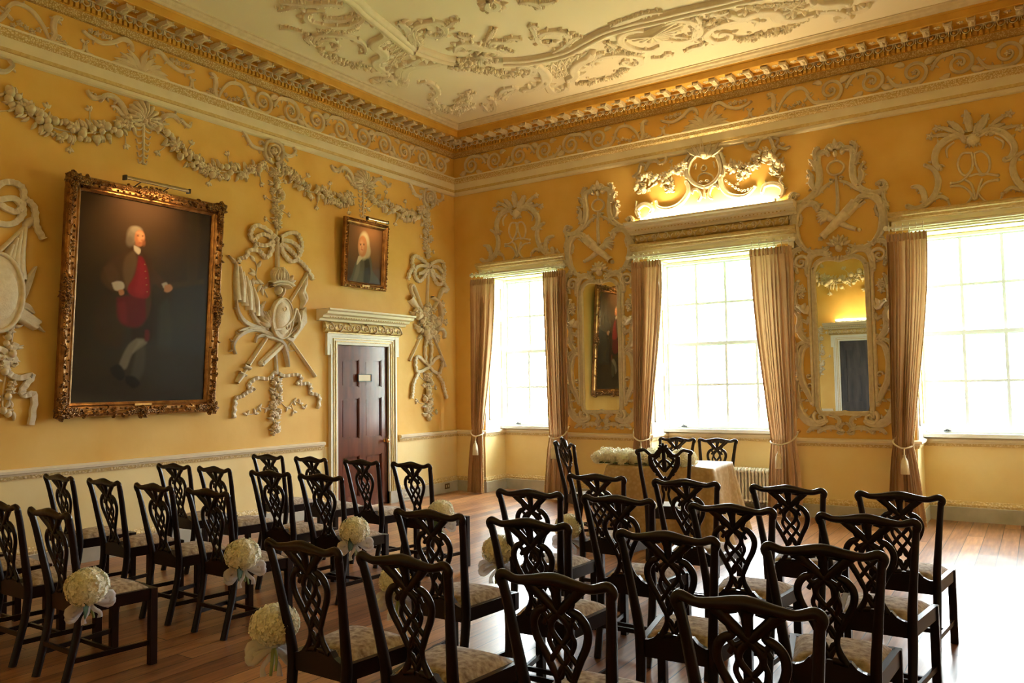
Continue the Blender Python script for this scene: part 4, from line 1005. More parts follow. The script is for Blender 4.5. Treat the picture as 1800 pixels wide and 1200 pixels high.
for cc in ((335, 490), (352, 585)):
    q = C([cc])[0]; mb.sweep(FL, [(q[0]+.028*math.cos(t), q[1]+.028*math.sin(t)) for t in [PI*.9+PI*1.45*i/10 for i in range(11)]], [.003, .010, .003], .012, k=1, base=.088)
rib(mb, FL, C([(280, 600), (330, 590), (380, 540), (400, 490), (420, 580), (380, 640)]), .012, .01, .08, .006)
mb.prism(FL, C([(350, 640), (430, 570), (440, 500), (460, 480), (465, 560), (390, 665)]), 0, .055); mb.sweep(FL, C([(352, 642), (430, 572), (440, 505)]), .012, .02, k=1, base=.05); mb.build('shield', m_pl, T)
mb = MB()
for i, q in enumerate(([(95, 560), (100, 760), (115, 985)], [(135, 590), (150, 800), (165, 1010)], [(170, 650), (195, 850), (205, 1050)], [(205, 700), (230, 900), (250, 1100)], [(240, 750), (275, 950), (290, 1130)], [(285, 830), (320, 1000), (335, 1170)])): mb.sweep(FL, A(q), [.022, .042, .050], [.04, .045+.03*(i % 2), .05], k=4)
mb.cut()
for q in ([(915, 690), (890, 800), (860, 900), (880, 1000), (850, 1090)], [(895, 740), (870, 850), (900, 950), (870, 1060)]): mb.sweep(FL, A(q), [.014, .036, .042, .036, .014], [.04, .07, .045, .07, .03], k=6)
mb.build('flag', m_pl, T)
mb = MB(); mb.sweep(FL, A([(915, 685), (720, 1005)]), .014, .05, k=1); mb.leaf(FL, *A([(905, 700)])[0], .95, .07, .022, .04)
mb.cut(); mb.sweep(FL, B([(620, 220), (865, 570)]), .016, .05, k=1); mb.ball(FL, *B([(868, 575)])[0], .022, .05)
mb.cut(); mb.sweep(FL, A([(90, 550), (0, 460)]), [.02, .006], .04, k=1); mb.leaf(FL, *A([(85, 555)])[0], 2.2, .09, .03, .04); mb.build('spear', m_pl, T)
mb = MB(); mb.sweep(FL, B([(390, 180), (200, 465)]), [.016, .02, .026], .05, k=1); mb.sweep(FL, B([(215, 500), (150, 470)]), .026, .06, k=1); mb.sweep(FL, B([(180, 510), (150, 550)]), .015, .04, k=1); mb.sweep(FL, B([(170, 570), (105, 535)]), .018, .06, k=1); mb.sweep(FL, B([(140, 560), (80, 645)]), [.04, .03, .022], .06, k=1); mb.build('mace', m_pl, T)
mb = MB(); mb.sweep(FL, B([(540, 250), (325, 455)]), [.042, .045, .036], .045, k=1, prof='flat'); mb.sweep(FL, B([(530, 265), (340, 440)]), .015, .012, k=1, prof='flat', base=.045); mb.ball(FL, *B([(330, 450)])[0], .036, .05); mb.build('scabbard', m_pl, T)
mb = MB()
mb.acan(FL, B([(500, 210), (400, 150), (300, 110), (200, 120), (110, 170), (60, 230), (45, 290), (70, 355)]), [.03, .03, .026, .02, .008], .05, 6, 1.5, -1, ends=(0, 0))
mb.acan(FL, B([(440, 190), (390, 180), (330, 170), (285, 190), (270, 240)]), [.02, .022, .010], .04, 2, 1.3, -1, ends=(0, 0))
mb.acan(FL, B([(360, 180), (520, 230), (570, 340), (588, 485)]), [.012, .026, .026, .006], .07, 0, 1, ends=(0, 0))
for q, w_ in (([(230, 590), (150, 560), (110, 500), (100, 440)], .03), ([(240, 580), (200, 540), (170, 480)], .03), ([(250, 560), (230, 500), (250, 450)], .03), ([(255, 590), (170, 590), (110, 605)], .02), ([(260, 600), (265, 540), (240, 500)], .03)): mb.acan(FL, C(q), [.02, w_, .02, .006], .045, 3, .8, 1, ends=(0, 0), both=True)
for a in (1.7, 2.0, 2.3, 2.6, 2.9, 3.2): mb.leaf(FL, *C([(285, 580)])[0], a, .19, .032, .05, -.3, .02)
for a in (.3, .7, 1.1): mb.leaf(FL, *C([(400, 560)])[0], a, .16, .03, .05, .2, .01)
mb.build('palm_leaves', m_pl, T)
mb = MB(); st = A([(465, 950), (400, 820), (330, 710), (340, 600), (310, 520)]); mb.sweep(FL, st, .006, .02)
for (x, y), a in (((340, 600), .7), ((310, 530), 2.1), ((320, 690), 2.7), ((315, 690), 2.0), ((350, 740), -.8), ((300, 730), -1.9), ((390, 810), -2.4), ((360, 790), 2.6), ((420, 850), .6), ((400, 830), -1.7)): mb.leaf(FL, *A([(x, y)])[0], a, .10, .024, .016, .3, .01)
mb.cut(); s2 = B([(600, 320), (610, 250), (620, 320), (670, 320)]); mb.sweep(FL, s2, .005, .02); mb.leaf(FL, *s2[1], .2, .06, .02, .02); mb.build('olive_sprig', m_pl, T)
mb = MB(); mb.sweep(FL, B([(470, 330), (480, 440), (485, 560)]), [.02, .016, .024], .04, k=3, prof='groove')
for q in ([(465, 530), (420, 590), (380, 605), (290, 595), (220, 640), (200, 690), (250, 705), (185, 740), (130, 780), (75, 800), (58, 900), (50, 1000)], [(500, 550), (560, 575), (640, 565), (700, 565), (730, 610), (690, 650), (740, 655), (800, 650), (825, 700), (820, 750), (880, 760), (912, 800), (897, 900)]): mb.cut(); rib(mb, FL, B(q), .020, .008, .015, .014)
mb.build('fluttering_ribbon', m_pl, T)
cluster(FL, B([(485, 590), (480, 720), (480, 880), (460, 1000), (470, 1150)]), .085, 30, T, seed=11, sprigs=0, names=('drop_fruit', 'drop_leaves', 'drop_stem'))
mb = MB()
for st in ([(450, 830), (390, 900), (310, 890), (270, 950), (190, 965)], [(540, 850), (600, 890), (660, 830), (720, 850), (770, 900)], [(640, 870), (660, 930)]):
    p = B(st); mb.sweep(FL, p, .005, .014)
    for k, a in enumerate(p[1:]):
        for s_ in (-1, 1): mb.leaf(FL, a[0], a[1], -1.3+s_*.9+k, .06, .017, .012, .2, .008)
        mb.ball(FL, a[0], a[1], .014, .02)
mb.build('side_sprigs', m_pl, T)
# ---- pastoral trophy by the corner
c0 = FL.at(750, 600); T = thing_at('plaster_trophy', FL, c0[0], 1.6, label='plaster pastoral trophy with crook, horn, flower basket and bows beside the corner', cat='plaster ornament')
A = lambda pts: px(FL, 700, 430, 7.5, pts)
mb = MB()
for q in ([(370, 270), (280, 190), (200, 150), (165, 200), (170, 300), (130, 370), (105, 465)], [(370, 290), (260, 280), (200, 330), (210, 430), (260, 485), (320, 420), (365, 320)], [(360, 320), (300, 370), (235, 385)],
          [(400, 260), (500, 215), (570, 240), (590, 340), (580, 450), (590, 520), (640, 600)], [(410, 290), (500, 300), (560, 370), (560, 460)], [(410, 310), (470, 400), (540, 450), (560, 510), (500, 520), (440, 420), (400, 320)]): mb.cut(); rib(mb, FL, A(q), .024, .008, .03)
mb.ball(FL, *A([(385, 280)])[0], .045, .07); mb.build('ribbon_bow', m_pl, T)
mb = MB()
for q in ([(1115, 790), (1060, 740), (1045, 765), (1055, 820), (1115, 795)], [(1058, 825), (1035, 880), (1030, 920), (1025, 960)], [(1115, 790), (1165, 740), (1187, 770), (1165, 830), (1115, 795)], [(1160, 835), (1185, 870), (1195, 910), (1210, 960)], [(1105, 650), (1095, 700), (1100, 780)], [(1120, 650), (1130, 700), (1120, 780)]): mb.cut(); rib(mb, FL, C(q), .022, .008, .025)
mb.build('lower_bow', m_pl, T)
mb = MB(); mb.sweep(FL, A([(200, 700), (170, 640), (150, 560), (180, 530), (215, 600), (300, 830)]), .022, .05); mb.cut(); mb.sweep(FL, C([(1095, 590), (1015, 762)]), .018, .04, k=1); mb.cut(); mb.sweep(FL, C([(1145, 640), (1207, 792)]), .016, .04, k=1); mb.build('shepherd_crook', m_pl, T)
mb = MB(); mb.sweep(FL, A([(140, 700), (280, 900)]), [.065, .05, .03], .08, k=1); mb.cut(); mb.sweep(FL, A([(625, 590), (570, 610), (530, 690), (440, 870)]), [.06, .04, .03, .022], .06); mb.cut(); mb.sweep(FL, A([(385, 320), (378, 560), (370, 800)]), .022, .04, k=2); mb.build('pipe', m_pl, T)
mb = MB()
for o in (0, 22): mb.sweep(FL, A([(420+o, 690), (500+o, 750), (535+o, 870), (530+o, 1010), (470+o, 1160)]), .016, .08-.02*o/22)
mb.acan(FL, A([(480, 1140), (560, 1110), (600, 1160), (590, 1230)]), .025, .05, 2, 1.3, 1)
for a in (.6, 1.1, 1.6, 2.0): mb.leaf(FL, *A([(470, 1180)])[0], -a*.6, .16, .03, .04, .3)
for (x, y), a in (((580, 780), 1.5), ((600, 880), .7), ((620, 1020), .2), ((560, 960), -.4)): mb.flower(FL, *A([(x, y)])[0], .06, 5, .01)
mb.build('lyre_bow', m_pl, T)
cluster(FL, A([(200, 880), (240, 980), (330, 930), (430, 900), (470, 1000), (380, 1060), (290, 1080), (320, 1180), (430, 1170)]), .13, 60, T, seed=21, sprigs=2, names=('basket_flower', 'basket_leaves', 'basket'), hgt=2.6)
cluster(FL, C([(1115, 830), (1110, 900), (1112, 980), (1112, 1070)]), .11, 26, T, seed=22, sprigs=4, names=('drop_fruit', 'drop_leaves', 'drop_stem'))
# ---- trophy at the left edge
A = lambda pts: px(FL, 0, 300, 2.609, pts)
c0 = A([(20, 560)])[0]; T = thing_at('plaster_trophy', FL, c0[0], 1.5, label='plaster trophy with oval shield, flag and quiver cut off by the picture edge', cat='plaster ornament')
mb = MB()
for q in ([(-60, 120), (0, 60), (60, 58), (100, 90), (95, 160), (60, 190), (-20, 150)], [(-40, 240), (50, 245), (100, 190), (60, 130), (-30, 140)], [(110, 130), (150, 170), (160, 250), (192, 315)], [(-60, 860), (10, 860), (30, 925), (80, 950), (140, 940), (98, 1000), (105, 1030), (150, 1030), (135, 1165)], [(65, 790), (50, 830), (60, 890), (0, 820), (-60, 830)]): mb.cut(); rib(mb, FL, A(q), .026, .008, .025, .012)
mb.build('ribbon', m_pl, T)
mb = MB(); c1 = A([(-25, 560)])[0]; ov = oval(FL, c1, .20, .34, 0, 0); mb.prism(FL, ov, 0, .08); mb.sweep(FL, ov+[ov[0]], .022, .03, k=1, base=.07); mb.ball(FL, c1[0], c1[1], .17, .03, .07, 14, 4, 1, 1.6); mb.build('shield', m_pl, T)
mb = MB()
for q in ([(110, 260), (90, 400), (95, 500)], [(90, 280), (70, 400), (75, 520)], [(70, 310), (45, 420), (50, 540)], [(50, 340), (20, 440), (10, 540)]): mb.sweep(FL, A(q), [.02, .045, .05], .06)
mb.build('flag', m_pl, T)
mb = MB(); mb.leaf(FL, *A([(105, 265)])[0], .95, .16, .04, .05); mb.sweep(FL, A([(110, 260), (-60, 420)]), .018, .05, k=1)
mb.cut(); mb.sweep(FL, A([(50, 640), (165, 710)]), [.07, .055], .08, k=1, prof='groove'); mb.sweep(FL, A([(160, 705), (200, 740)]), [.03, .004], .04, k=1); mb.build('quiver', m_pl, T)
mb = MB()
for q in ([(30, 610), (90, 590), (130, 500), (158, 440)], [(30, 600), (80, 540), (100, 480)], [(20, 630), (70, 600), (110, 540)], [(40, 630), (110, 620), (150, 655)], [(10, 600), (60, 500), (70, 420)], [(10, 650), (40, 690), (-10, 740)]): mb.acan(FL, A(q), [.02, .035, .03, .006], .05, 0, 1, ends=(0, 0))
mb.build('palm_leaves', m_pl, T)
cluster(FL, A([(45, 700), (55, 760), (30, 900), (10, 1080), (60, 1095)]), .09, 16, T, seed=31, sprigs=2, names=('drop_fruit', 'drop_leaves', 'drop_stem'))
# ---- overdoor cartouches above the side windows
def overwindow(du, lab):
    Q = lambda pts: [(u+du, v) for u, v in px(FW, 830, 320, 7.059, pts)]
    (u, v), = Q([(560, 1010)]); t = thing_at('plaster_cartouche', FW, u, v, label=lab, cat='plaster ornament', group='monogram cartouches above the side windows')
    mb = MB(); c = Q([(560, 370)])[0]
    for (x, y), w_ in (((518, 120), .06), ((665, 165), .06), ((770, 260), .045), ((400, 215), .05), ((800, 160), .035), ((330, 260), .035), ((600, 240), .04), ((860, 280), .035), ((290, 340), .035)):
        e = Q([(x, y)])[0]; s0 = Q([(560+(x-560)*.35, 370+(y-370)*.2)])[0]; a = math.atan2(e[1]-s0[1], e[0]-s0[0]); l = math.dist(e, s0)
        mb.acan(FW, [s0, ((s0[0]+e[0])/2, (s0[1]+e[1])/2+.02), e], [w_*.5, w_*.75, w_*.2], .045, 3, .75, 1, ends=(0, 0), both=True)
    for x, y in ((330, 270), (285, 340), (800, 170), (860, 300)): mb.flower(FW, *Q([(x, y)])[0], .05, 5, .01)
    mb.build('leaf_crown', m_pl, t)
    mb = MB()
    mb.acan(FW, Q([(510, 400), (480, 350), (420, 360), (350, 420), (315, 500), (315, 590), (345, 640)]), [.028, .04, .036, .03], .05, 3, 1.2, -1)
    mb.acan(FW, Q([(600, 350), (660, 310), (740, 330), (800, 400), (825, 480), (800, 560), (760, 580)]), [.028, .04, .036, .03], .05, 3, 1.2, 1)
    mb.acan(FW, Q([(245, 600), (300, 640), (330, 740), (310, 860), (250, 950), (180, 990), (120, 960)]), [.02, .034, .036, .03], .045, 3, 1.2, 1)
    mb.acan(FW, Q([(240, 960), (235, 870), (210, 800), (160, 790)]), [.03, .034, .02], .04, 3, 1.1, 1)
    mb.acan(FW, Q([(895, 510), (835, 560), (810, 660), (850, 800), (930, 890), (1010, 890), (1000, 820)]), [.02, .034, .038, .03], .045, 3, 1.2, 1)
    mb.acan(FW, Q([(930, 880), (915, 790), (940, 700), (1010, 670)]), [.03, .034, .02], .04, 3, 1.1, -1)
    mb.acan(FW, Q([(1000, 870), (1060, 860), (1095, 890)]), [.03, .02, .01], .03, 1, 1, 1)
    mb.acan(FW, Q([(270, 930), (340, 885), (390, 920)]), .022, .035, 2, 1.2, -1); mb.acan(FW, Q([(860, 860), (800, 830), (755, 870)]), .022, .035, 2, 1.2, 1)
    mb.sweep(FW, Q([(440, 400), (390, 460), (395, 545)]), [.01, .014, .006], .03); mb.sweep(FW, Q([(700, 370), (755, 420), (745, 485)]), [.01, .014, .006], .03)
    mb.spiral(FW, *Q([(345, 630)])[0], .04, 0, 1, .012, .05); mb.spiral(FW, *Q([(765, 572)])[0], .035, 0, 1, .012, .05, -1)
    mb.build('scroll_frame', m_pl, t)
    mb = MB(); mb.ball(FW, c[0], c[1]-.02, .07, .07, 0, 12, 5, 1, 1.05); mb.spiral(FW, c[0]-.06, c[1]+.0, .03, 0, 1.1, .012, .06); mb.spiral(FW, c[0]+.06, c[1]+.01, .03, PI, 1.1, .012, .06, -1)
    for k in range(5): mb.leaf(FW, c[0]+.025*(k-2), c[1]-.06, -PI/2+.25*(k-2), .05, .014, .04)
    mb.build('mask', m_pl, t)
    mb = MB()
    for q in ([(545, 505), (490, 510), (460, 590), (475, 670), (510, 705), (550, 640), (557, 560), (548, 500)], [(572, 505), (620, 495), (662, 560), (660, 660), (620, 705), (585, 640), (568, 560), (568, 505)],
              [(555, 640), (520, 710), (470, 760), (415, 770)], [(600, 700), (650, 700), (715, 715)], [(415, 795), (480, 800), (530, 850), (562, 930), (590, 850), (640, 775), (715, 755)], [(505, 745), (545, 790), (568, 925)], [(615, 740), (592, 820), (575, 925)],
              [(530, 715), (580, 695), (620, 712)], [(390, 920), (410, 980), (480, 985), (530, 930), (550, 870)], [(740, 880), (720, 945), (650, 955), (600, 900), (585, 850)]): mb.sweep(FW, Q(q), .013, .022+.0013*(q[0][0] % 11), k=5, prof='dome')
    for x, y in ((415, 770), (715, 715), (415, 795), (715, 755), (740, 880)): mb.ball(FW, *Q([(x, y)])[0], .02, .03)
    mb.build('monogram', m_pl, t)
overwindow(0, 'plaster cartouche with interlaced monogram above the window nearest the corner'); overwindow(7.09-1.21+.02, 'plaster cartouche with interlaced monogram above the window cut by the picture edge')
# ---- panel above the window behind the table
Q = lambda pts: px(FW, 1080, 230, 5, pts)
(u, v), = Q([(800, 600)]); t = thing_at('plaster_overmantel', FW, u, v, label='plaster panel of scrolls and rose festoons above the window behind the table, lit from below', cat='plaster ornament')
mb = MB(); ring = [(800, 235), (730, 215), (668, 280), (650, 380), (700, 460), (795, 495), (880, 455), (935, 370), (925, 270), (880, 200), (800, 235)]
mb.sweep(FW, Q(ring), .028, .05, prof='groove'); mb.acan(FW, Q([(640, 420), (615, 330), (640, 250), (680, 200)]), .02, .05, 4, 1.5, 1); mb.acan(FW, Q([(960, 400), (975, 310), (950, 220), (920, 170)]), .02, .05, 4, 1.5, -1)
for x, y, w_ in ((775, 75, .05), (690, 130, .045), (640, 170, .04), (860, 100, .045), (930, 110, .045), (960, 150, .04), (830, 130, .03), (740, 120, .03)):
    e = Q([(x, y)])[0]; s0 = Q([(795+(x-795)*.4, 225)])[0]; mb.acan(FW, [s0, ((s0[0]+e[0])/2, (s0[1]+e[1])/2), e], [w_*.5, w_*.7, w_*.2], .07, 3, .8, 1, ends=(0, 0), both=True)
mb.ball(FW, *Q([(795, 220)])[0], .05, .09); mb.spiral(FW, *Q([(765, 460)])[0], .03, 0, 1, .010, .05); mb.spiral(FW, *Q([(825, 450)])[0], .03, PI, 1, .010, .05, -1); mb.build('central_cartouche', m_pl, t)
mb = MB()
mb.sweep(FW, Q([(765, 330), (785, 300), (810, 320), (800, 350), (770, 350), (765, 330)]), .010, .02); mb.sweep(FW, Q([(735, 460), (740, 400), (795, 370), (860, 395), (870, 440)]), [.006, .013, .013, .006], .022); mb.sweep(FW, Q([(700, 320), (720, 290), (715, 340)]), .010, .02); mb.sweep(FW, Q([(880, 290), (870, 270), (885, 330)]), .010, .02); mb.build('monogram', m_pl, t)
mb = MB()
for q, w_, n_, sd in (([(225, 765), (200, 710), (240, 655), (290, 645), (335, 680), (320, 730)], [.022, .034, .034, .024], 2, 1), ([(370, 620), (390, 665), (460, 685), (550, 660), (620, 600), (660, 520), (635, 445)], [.018, .026, .036, .034, .028], 0, 1),
    ([(940, 390), (940, 470), (990, 545), (1080, 575), (1170, 560), (1240, 490)], [.026, .036, .036, .026, .018], 0, -1), ([(1300, 545), (1320, 485), (1400, 465), (1470, 490), (1485, 540), (1455, 580)], [.022, .034, .034, .024], 2, 1),
    ([(170, 405), (215, 370), (235, 300), (275, 300)], .022, 2, 1), ([(275, 350), (310, 280), (370, 265), (400, 295)], .022, 2, 1), ([(400, 290), (450, 270), (460, 225)], .018, 2, -1),
    ([(1150, 90), (1175, 150), (1240, 150), (1280, 80), (1350, 45), (1390, 110), (1410, 190)], [.02, .026, .024, .022], 3, 1), ([(1400, 60), (1440, 80), (1420, 130)], .016, 1, 1), ([(1430, 130), (1490, 160), (1545, 140)], .018, 2, -1),
    ([(740, 615), (765, 570), (740, 520), (700, 520), (690, 550)], .020, 1, 1), ([(860, 600), (835, 560), (860, 490), (900, 480), (920, 510)], .020, 1, -1), ([(200, 620), (200, 680), (230, 720)], .012, 1, 1), ([(1480, 400), (1460, 440), (1490, 480)], .016, 1, 1), ([(800, 490), (795, 540), (800, 590)], .016, 2, 1)): mb.acan(FW, Q(q), w_, .045, n_, 1.2, sd)
for k in range(9):
    (a, b), = Q([(985+28*k, 440+95*math.sin(min(1.57, k*.24))+(0 if k < 6 else -(k-5)*9))]); mb.sweep(FW, [(a+.013*math.cos(q), b+.013*math.sin(q)) for q in [2*PI*i/8 for i in range(9)]], .005, .01, k=1, base=.03)
mb.build('scroll_frame', m_pl, t)
cluster(FW, Q([(260, 400), (380, 430), (480, 400), (590, 330), (640, 290)]), .085, 30, t, seed=41, sprigs=2, names=('festoon_rose', 'festoon_leaves', 'festoon_stem'), hgt=2)
cluster(FW, Q([(1000, 290), (1080, 330), (1180, 340), (1260, 270), (1350, 190), (1440, 290), (1510, 300)]), .09, 36, t, seed=42, sprigs=2, names=('festoon_rose', 'festoon_leaves', 'festoon_stem'), hgt=2)
cluster(FW, Q([(245, 400), (225, 480), (250, 560)]), .08, 14, t, seed=43, sprigs=0, names=('drop_rose', 'drop_leaves', 'drop_stem'), hgt=2)
cluster(FW, Q([(1400, 150), (1420, 280), (1410, 400)]), .08, 14, t, seed=44, sprigs=0, names=('drop_rose', 'drop_leaves', 'drop_stem'), hgt=2)
cluster(FW, Q([(480, 440), (490, 540)]), .07, 8, t, seed=45, sprigs=0, names=('pendant_rose', 'pendant_leaves', 'pendant_stem'), hgt=2); cluster(FW, Q([(1120, 350), (1130, 440)]), .07, 8, t, seed=46, sprigs=0, names=('pendant_rose', 'pendant_leaves', 'pendant_stem'), hgt=2)
# ---- pier glasses
def pier_glass(xc, flip, lab):
    t = thing_at('pier_mirror', FW, xc, .97, label=lab, cat='mirror', group='pier glasses between the windows')
    X = lambda d: xc+d
    g = [(-.268, 1.30), (-.268, 2.80), (-.262, 2.90), (-.23, 2.98), (-.15, 3.025), (-.05, 3.015), (0, 3.0), (.05, 3.015), (.15, 3.025), (.23, 2.98), (.262, 2.90), (.268, 2.80), (.268, 1.30), (.25, 1.25), (.21, 1.232), (.04, 1.232), (0, 1.245), (-.04, 1.232), (-.21, 1.232), (-.25, 1.25)]
    gp = [(X(a), b) for a, b in g]; MB().prism(FW, gp[::-1], .006, .018).build('mirror_glass', m_mirror, t)
    mb = MB(); lp = [(X(a*1.10), 1.232+(b-1.232)*1.012-.012) for a, b in g]; mb.sweep(FW, lp+[lp[0]], .030, .050, k=3, prof='groove', base=0.0)
    for sg in (-1, 1): mb.sweep(FW, [(X(sg*.345), 1.30), (X(sg*.345), 2.0), (X(sg*.345), 2.86)], .022, .045, k=2, prof='dome')
    mb.build('inner_frame', m_pl, t)
    mb = MB()
    for sg in (-1, 1):
        q = lambda pts: [(X(sg*a), b) for a, b in pts]
        ac = lambda pts, w_, n_, sd, h=.055, **k: mb.acan(FW, q(pts), ([x*1.28 for x in w_] if isinstance(w_, list) else w_*1.28), h, n_, k.pop('ll', 1.15), sd*sg, **k)
        # base scrolls and skirt
        ac([(.52, 1.62), (.53, 1.42), (.50, 1.24), (.42, 1.13), (.32, 1.10), (.22, 1.13)], [.02, .034, .04, .04, .03], 6, -1)
        mb.spiral(FW, X(sg*.27), 1.17, .085, PI/2-sg*.6, 1.25, .024, .06, -sg)
        ac([(.50, 1.60), (.54, 1.50), (.555, 1.40)], .02, 3, 1); ac([(.50, 1.35), (.545, 1.25), (.55, 1.16)], .02, 3, 1)
        ac([(.17, 1.20), (.10, 1.18), (.06, 1.13), (.09, 1.06), (.05, 1.03)], .018, 2, 1); ac([(.04, 1.02), (.12, 1.055), (.22, 1.05), (.30, 1.0)], [.014, .024, .018], 3, -1); ac([(.26, 1.04), (.36, 1.05), (.42, 1.00)], [.012, .022, .014], 2, -1)
        ac([(.02, 1.01), (.05, .985), (.09, 1.0)], .014, 1, 1); ac([(.0, 1.11), (.04, 1.09), (.06, 1.05)], .014, 1, 1)
        # side foliage, three stacked S limbs
        ac([(.36, 1.34), (.40, 1.45), (.47, 1.60), (.49, 1.80), (.45, 1.98), (.38, 2.03)], [.018, .03, .036, .03, .02], 5, -1)
        ac([(.54, 1.72), (.50, 1.86), (.53, 2.0), (.55, 2.12)], [.012, .026, .02, .01], 4, -1)
        ac([(.37, 2.05), (.44, 2.12), (.48, 2.22), (.47, 2.36), (.53, 2.44)], [.018, .03, .034, .026, .012], 5, 1)
        ac([(.38, 2.02), (.43, 2.06), (.50, 2.03), (.53, 1.94)], .018, 2, 1)
        ac([(.36, 2.36), (.38, 2.30), (.44, 2.32), (.50, 2.26), (.50, 2.18)], .018, 2, -1)
        ac([(.47, 2.42), (.52, 2.55), (.51, 2.70), (.47, 2.80)], [.016, .026, .026, .012], 4, -1)
        ac([(.54, 2.60), (.53, 2.78), (.545, 2.92), (.50, 2.96), (.48, 2.90)], [.012, .02, .02, .014], 2, -1)
        mb.spiral(FW, X(sg*.385), 1.66, .04, 0, 1, .014, .05, sg); mb.spiral(FW, X(sg*.38), 1.54, .035, 0, 1, .012, .05, -sg)
        for (a, b) in ((.44, 2.62), (.42, 2.68), (.47, 2.68), (.44, 2.72)): mb.flower(FW, X(sg*a), b, .045, 5, .03)
        # shoulders
        mb.spiral(FW, X(sg*.43), 3.02, .095, PI/2+sg*2.4, 1.5, .024, .06, -sg); ac([(.36, 2.86), (.35, 3.00), (.30, 3.10), (.20, 3.12), (.10, 3.06)], [.026, .034, .034, .026], 3, -1)
        ac([(.50, 2.98), (.54, 3.06), (.50, 3.16), (.42, 3.19)], .024, 4, 1); ac([(.12, 3.17), (.22, 3.12), (.32, 3.14), (.40, 3.20)], [.012, .024, .024, .014], 3, 1)
        # round opening
        ac([(.37, 3.16), (.46, 3.30), (.485, 3.48), (.45, 3.64), (.36, 3.72), (.24, 3.70), (.22, 3.62)], [.02, .034, .036, .034, .03, .02], 5, -1, .06)
        ac([(.52, 3.30), (.53, 3.45), (.50, 3.60)], .018, 3, -1); ac([(.54, 3.55), (.50, 3.70), (.54, 3.80)], .018, 2, -1)
        mb.spiral(FW, X(sg*.24), 3.66, .045, -PI/2, 1.2, .018, .065, -sg)
        ac([(.44, 3.46), (.41, 3.54), (.42, 3.60)], .012, 2, 1, .03)
        # foot scroll, neck and top curl
        ac([(.44, 3.84), (.50, 3.86), (.525, 3.80), (.47, 3.745), (.36, 3.75), (.25, 3.83), (.19, 3.95), (.185, 4.08), (.20, 4.20), (.18, 4.29), (.11, 4.31), (.075, 4.27)], [.018, .022, .026, .03, .032, .032, .03, .026, .022], 0, 1, .055)
        mb.spiral(FW, X(sg*.48), 3.82, .05, PI/2, 1.1, .016, .06, -sg)
        ac([(.24, 3.86), (.28, 3.96), (.27, 4.04), (.31, 4.11)], [.02, .03, .02, .008], 4, -1); ac([(.22, 4.10), (.25, 4.20), (.29, 4.24)], [.018, .022, .01], 3, -1); ac([(.21, 4.22), (.23, 4.32), (.18, 4.37)], .022, 3, -1); ac([(.10, 4.33), (.06, 4.38), (.03, 4.34)], .016, 2, 1)
        ac([(.30, 3.78), (.22, 3.82), (.12, 3.90), (.04, 3.94)], [.012, .02, .016, .010], 3, 1, .035); mb.spiral(FW, X(sg*.055), 3.965, .028, 0, 1.1, .010, .045, sg)
    mb.build('rococo_frame', m_pl, t)
    mb = MB(); mb.ball(FW, X(0), 3.15, .042, .10, 0, 12, 5, 1, 1.2)
    for k in range(5): mb.leaf(FW, X(0)+.015*(k-2), 3.17, PI/2+(2-k)*.3, .07, .018, .06, 0, .05)
    for k in range(7): a = PI/2+(k-3)*.38; mb.leaf(FW, X(0)+.05*math.cos(a), 3.16+.05*math.sin(a), a, .10, .026, .05, 0, .02)
    for sg in (-1, 1): mb.spiral(FW, X(sg*.10), 3.10, .035, PI/2, 1.2, .013, .07, -sg)
    for k in range(3): mb.leaf(FW, X(0)+.03*(k-1), 3.06, -PI/2+.3*(k-1), .07, .018, .05, 0, .02)
    mb.build('shell_mask', m_pl, t)
    mb = MB()
    for k in range(5): a = PI/2+(k-2)*.45; mb.leaf(FW, X(0)+.02*math.cos(a), 4.30+.02*math.sin(a), a, .13 if k == 2 else .09, .03, .05, 0, .015)
    mb.ball(FW, X(0), 4.27, .028, .06, 0, 8, 4, 1, 1.6); mb.build('crown_leaf', m_pl, t)
    mb = MB(); mb.sweep(FW, [(X(.085*math.sin(a)*(1.1 if abs(a) > 1 else 1)), 4.10+.085*math.cos(a)) for a in [2*PI*i/20 for i in range(21)]], .014, .035, k=1)
    mb.sweep(FW, [(X(0), 4.01), (X(.01*flip), 3.75), (X(0), 3.55)], [.014, .02, .024], .04, k=2, prof='groove'); mb.leaf(FW, X(0), 4.17, PI/2, .06, .016, .03); mb.build('sceptre', m_pl, t)
    mb = MB(); f = flip
    mb.sweep(FW, [(X(f*.21), 3.66), (X(f*.10), 3.55)], [.062, .058], .075, k=1, prof='groove', base=.012); mb.sweep(FW, [(X(f*.10), 3.55), (X(-f*.16), 3.32)], [.066, .035], .075, k=1, base=.012); mb.sweep(FW, [(X(-f*.14), 3.335), (X(-f*.18), 3.30)], .045, .08, k=1); mb.leaf(FW, X(-f*.18), 3.30, math.atan2(-.08, -f*.09), .06, .03, .05)
    for k in range(4): mb.sweep(FW, [(X(f*(.17+.02*k)), 3.60+.018*(3-k)), (X(f*(.235+.025*k)), 3.655+.022*(3-k))], .012, .05, k=1, base=.02)
    mb.build('quiver', m_pl, t)
    mb = MB(); mb.sweep(FW, [(X(-f*.10), 3.53), (X(f*.12), 3.38), (X(f*.20), 3.345)], [.05, .03, .026], .055, k=1); mb.ball(FW, X(f*.23), 3.335, .025, .05)
    for k in range(6): a = PI-.2+(k-2.5)*.26; mb.leaf(FW, X(-f*.08), 3.55, a if f > 0 else PI-a, .16, .03, .045, .3*f, .02)
    mb.build('torch', m_pl, t)
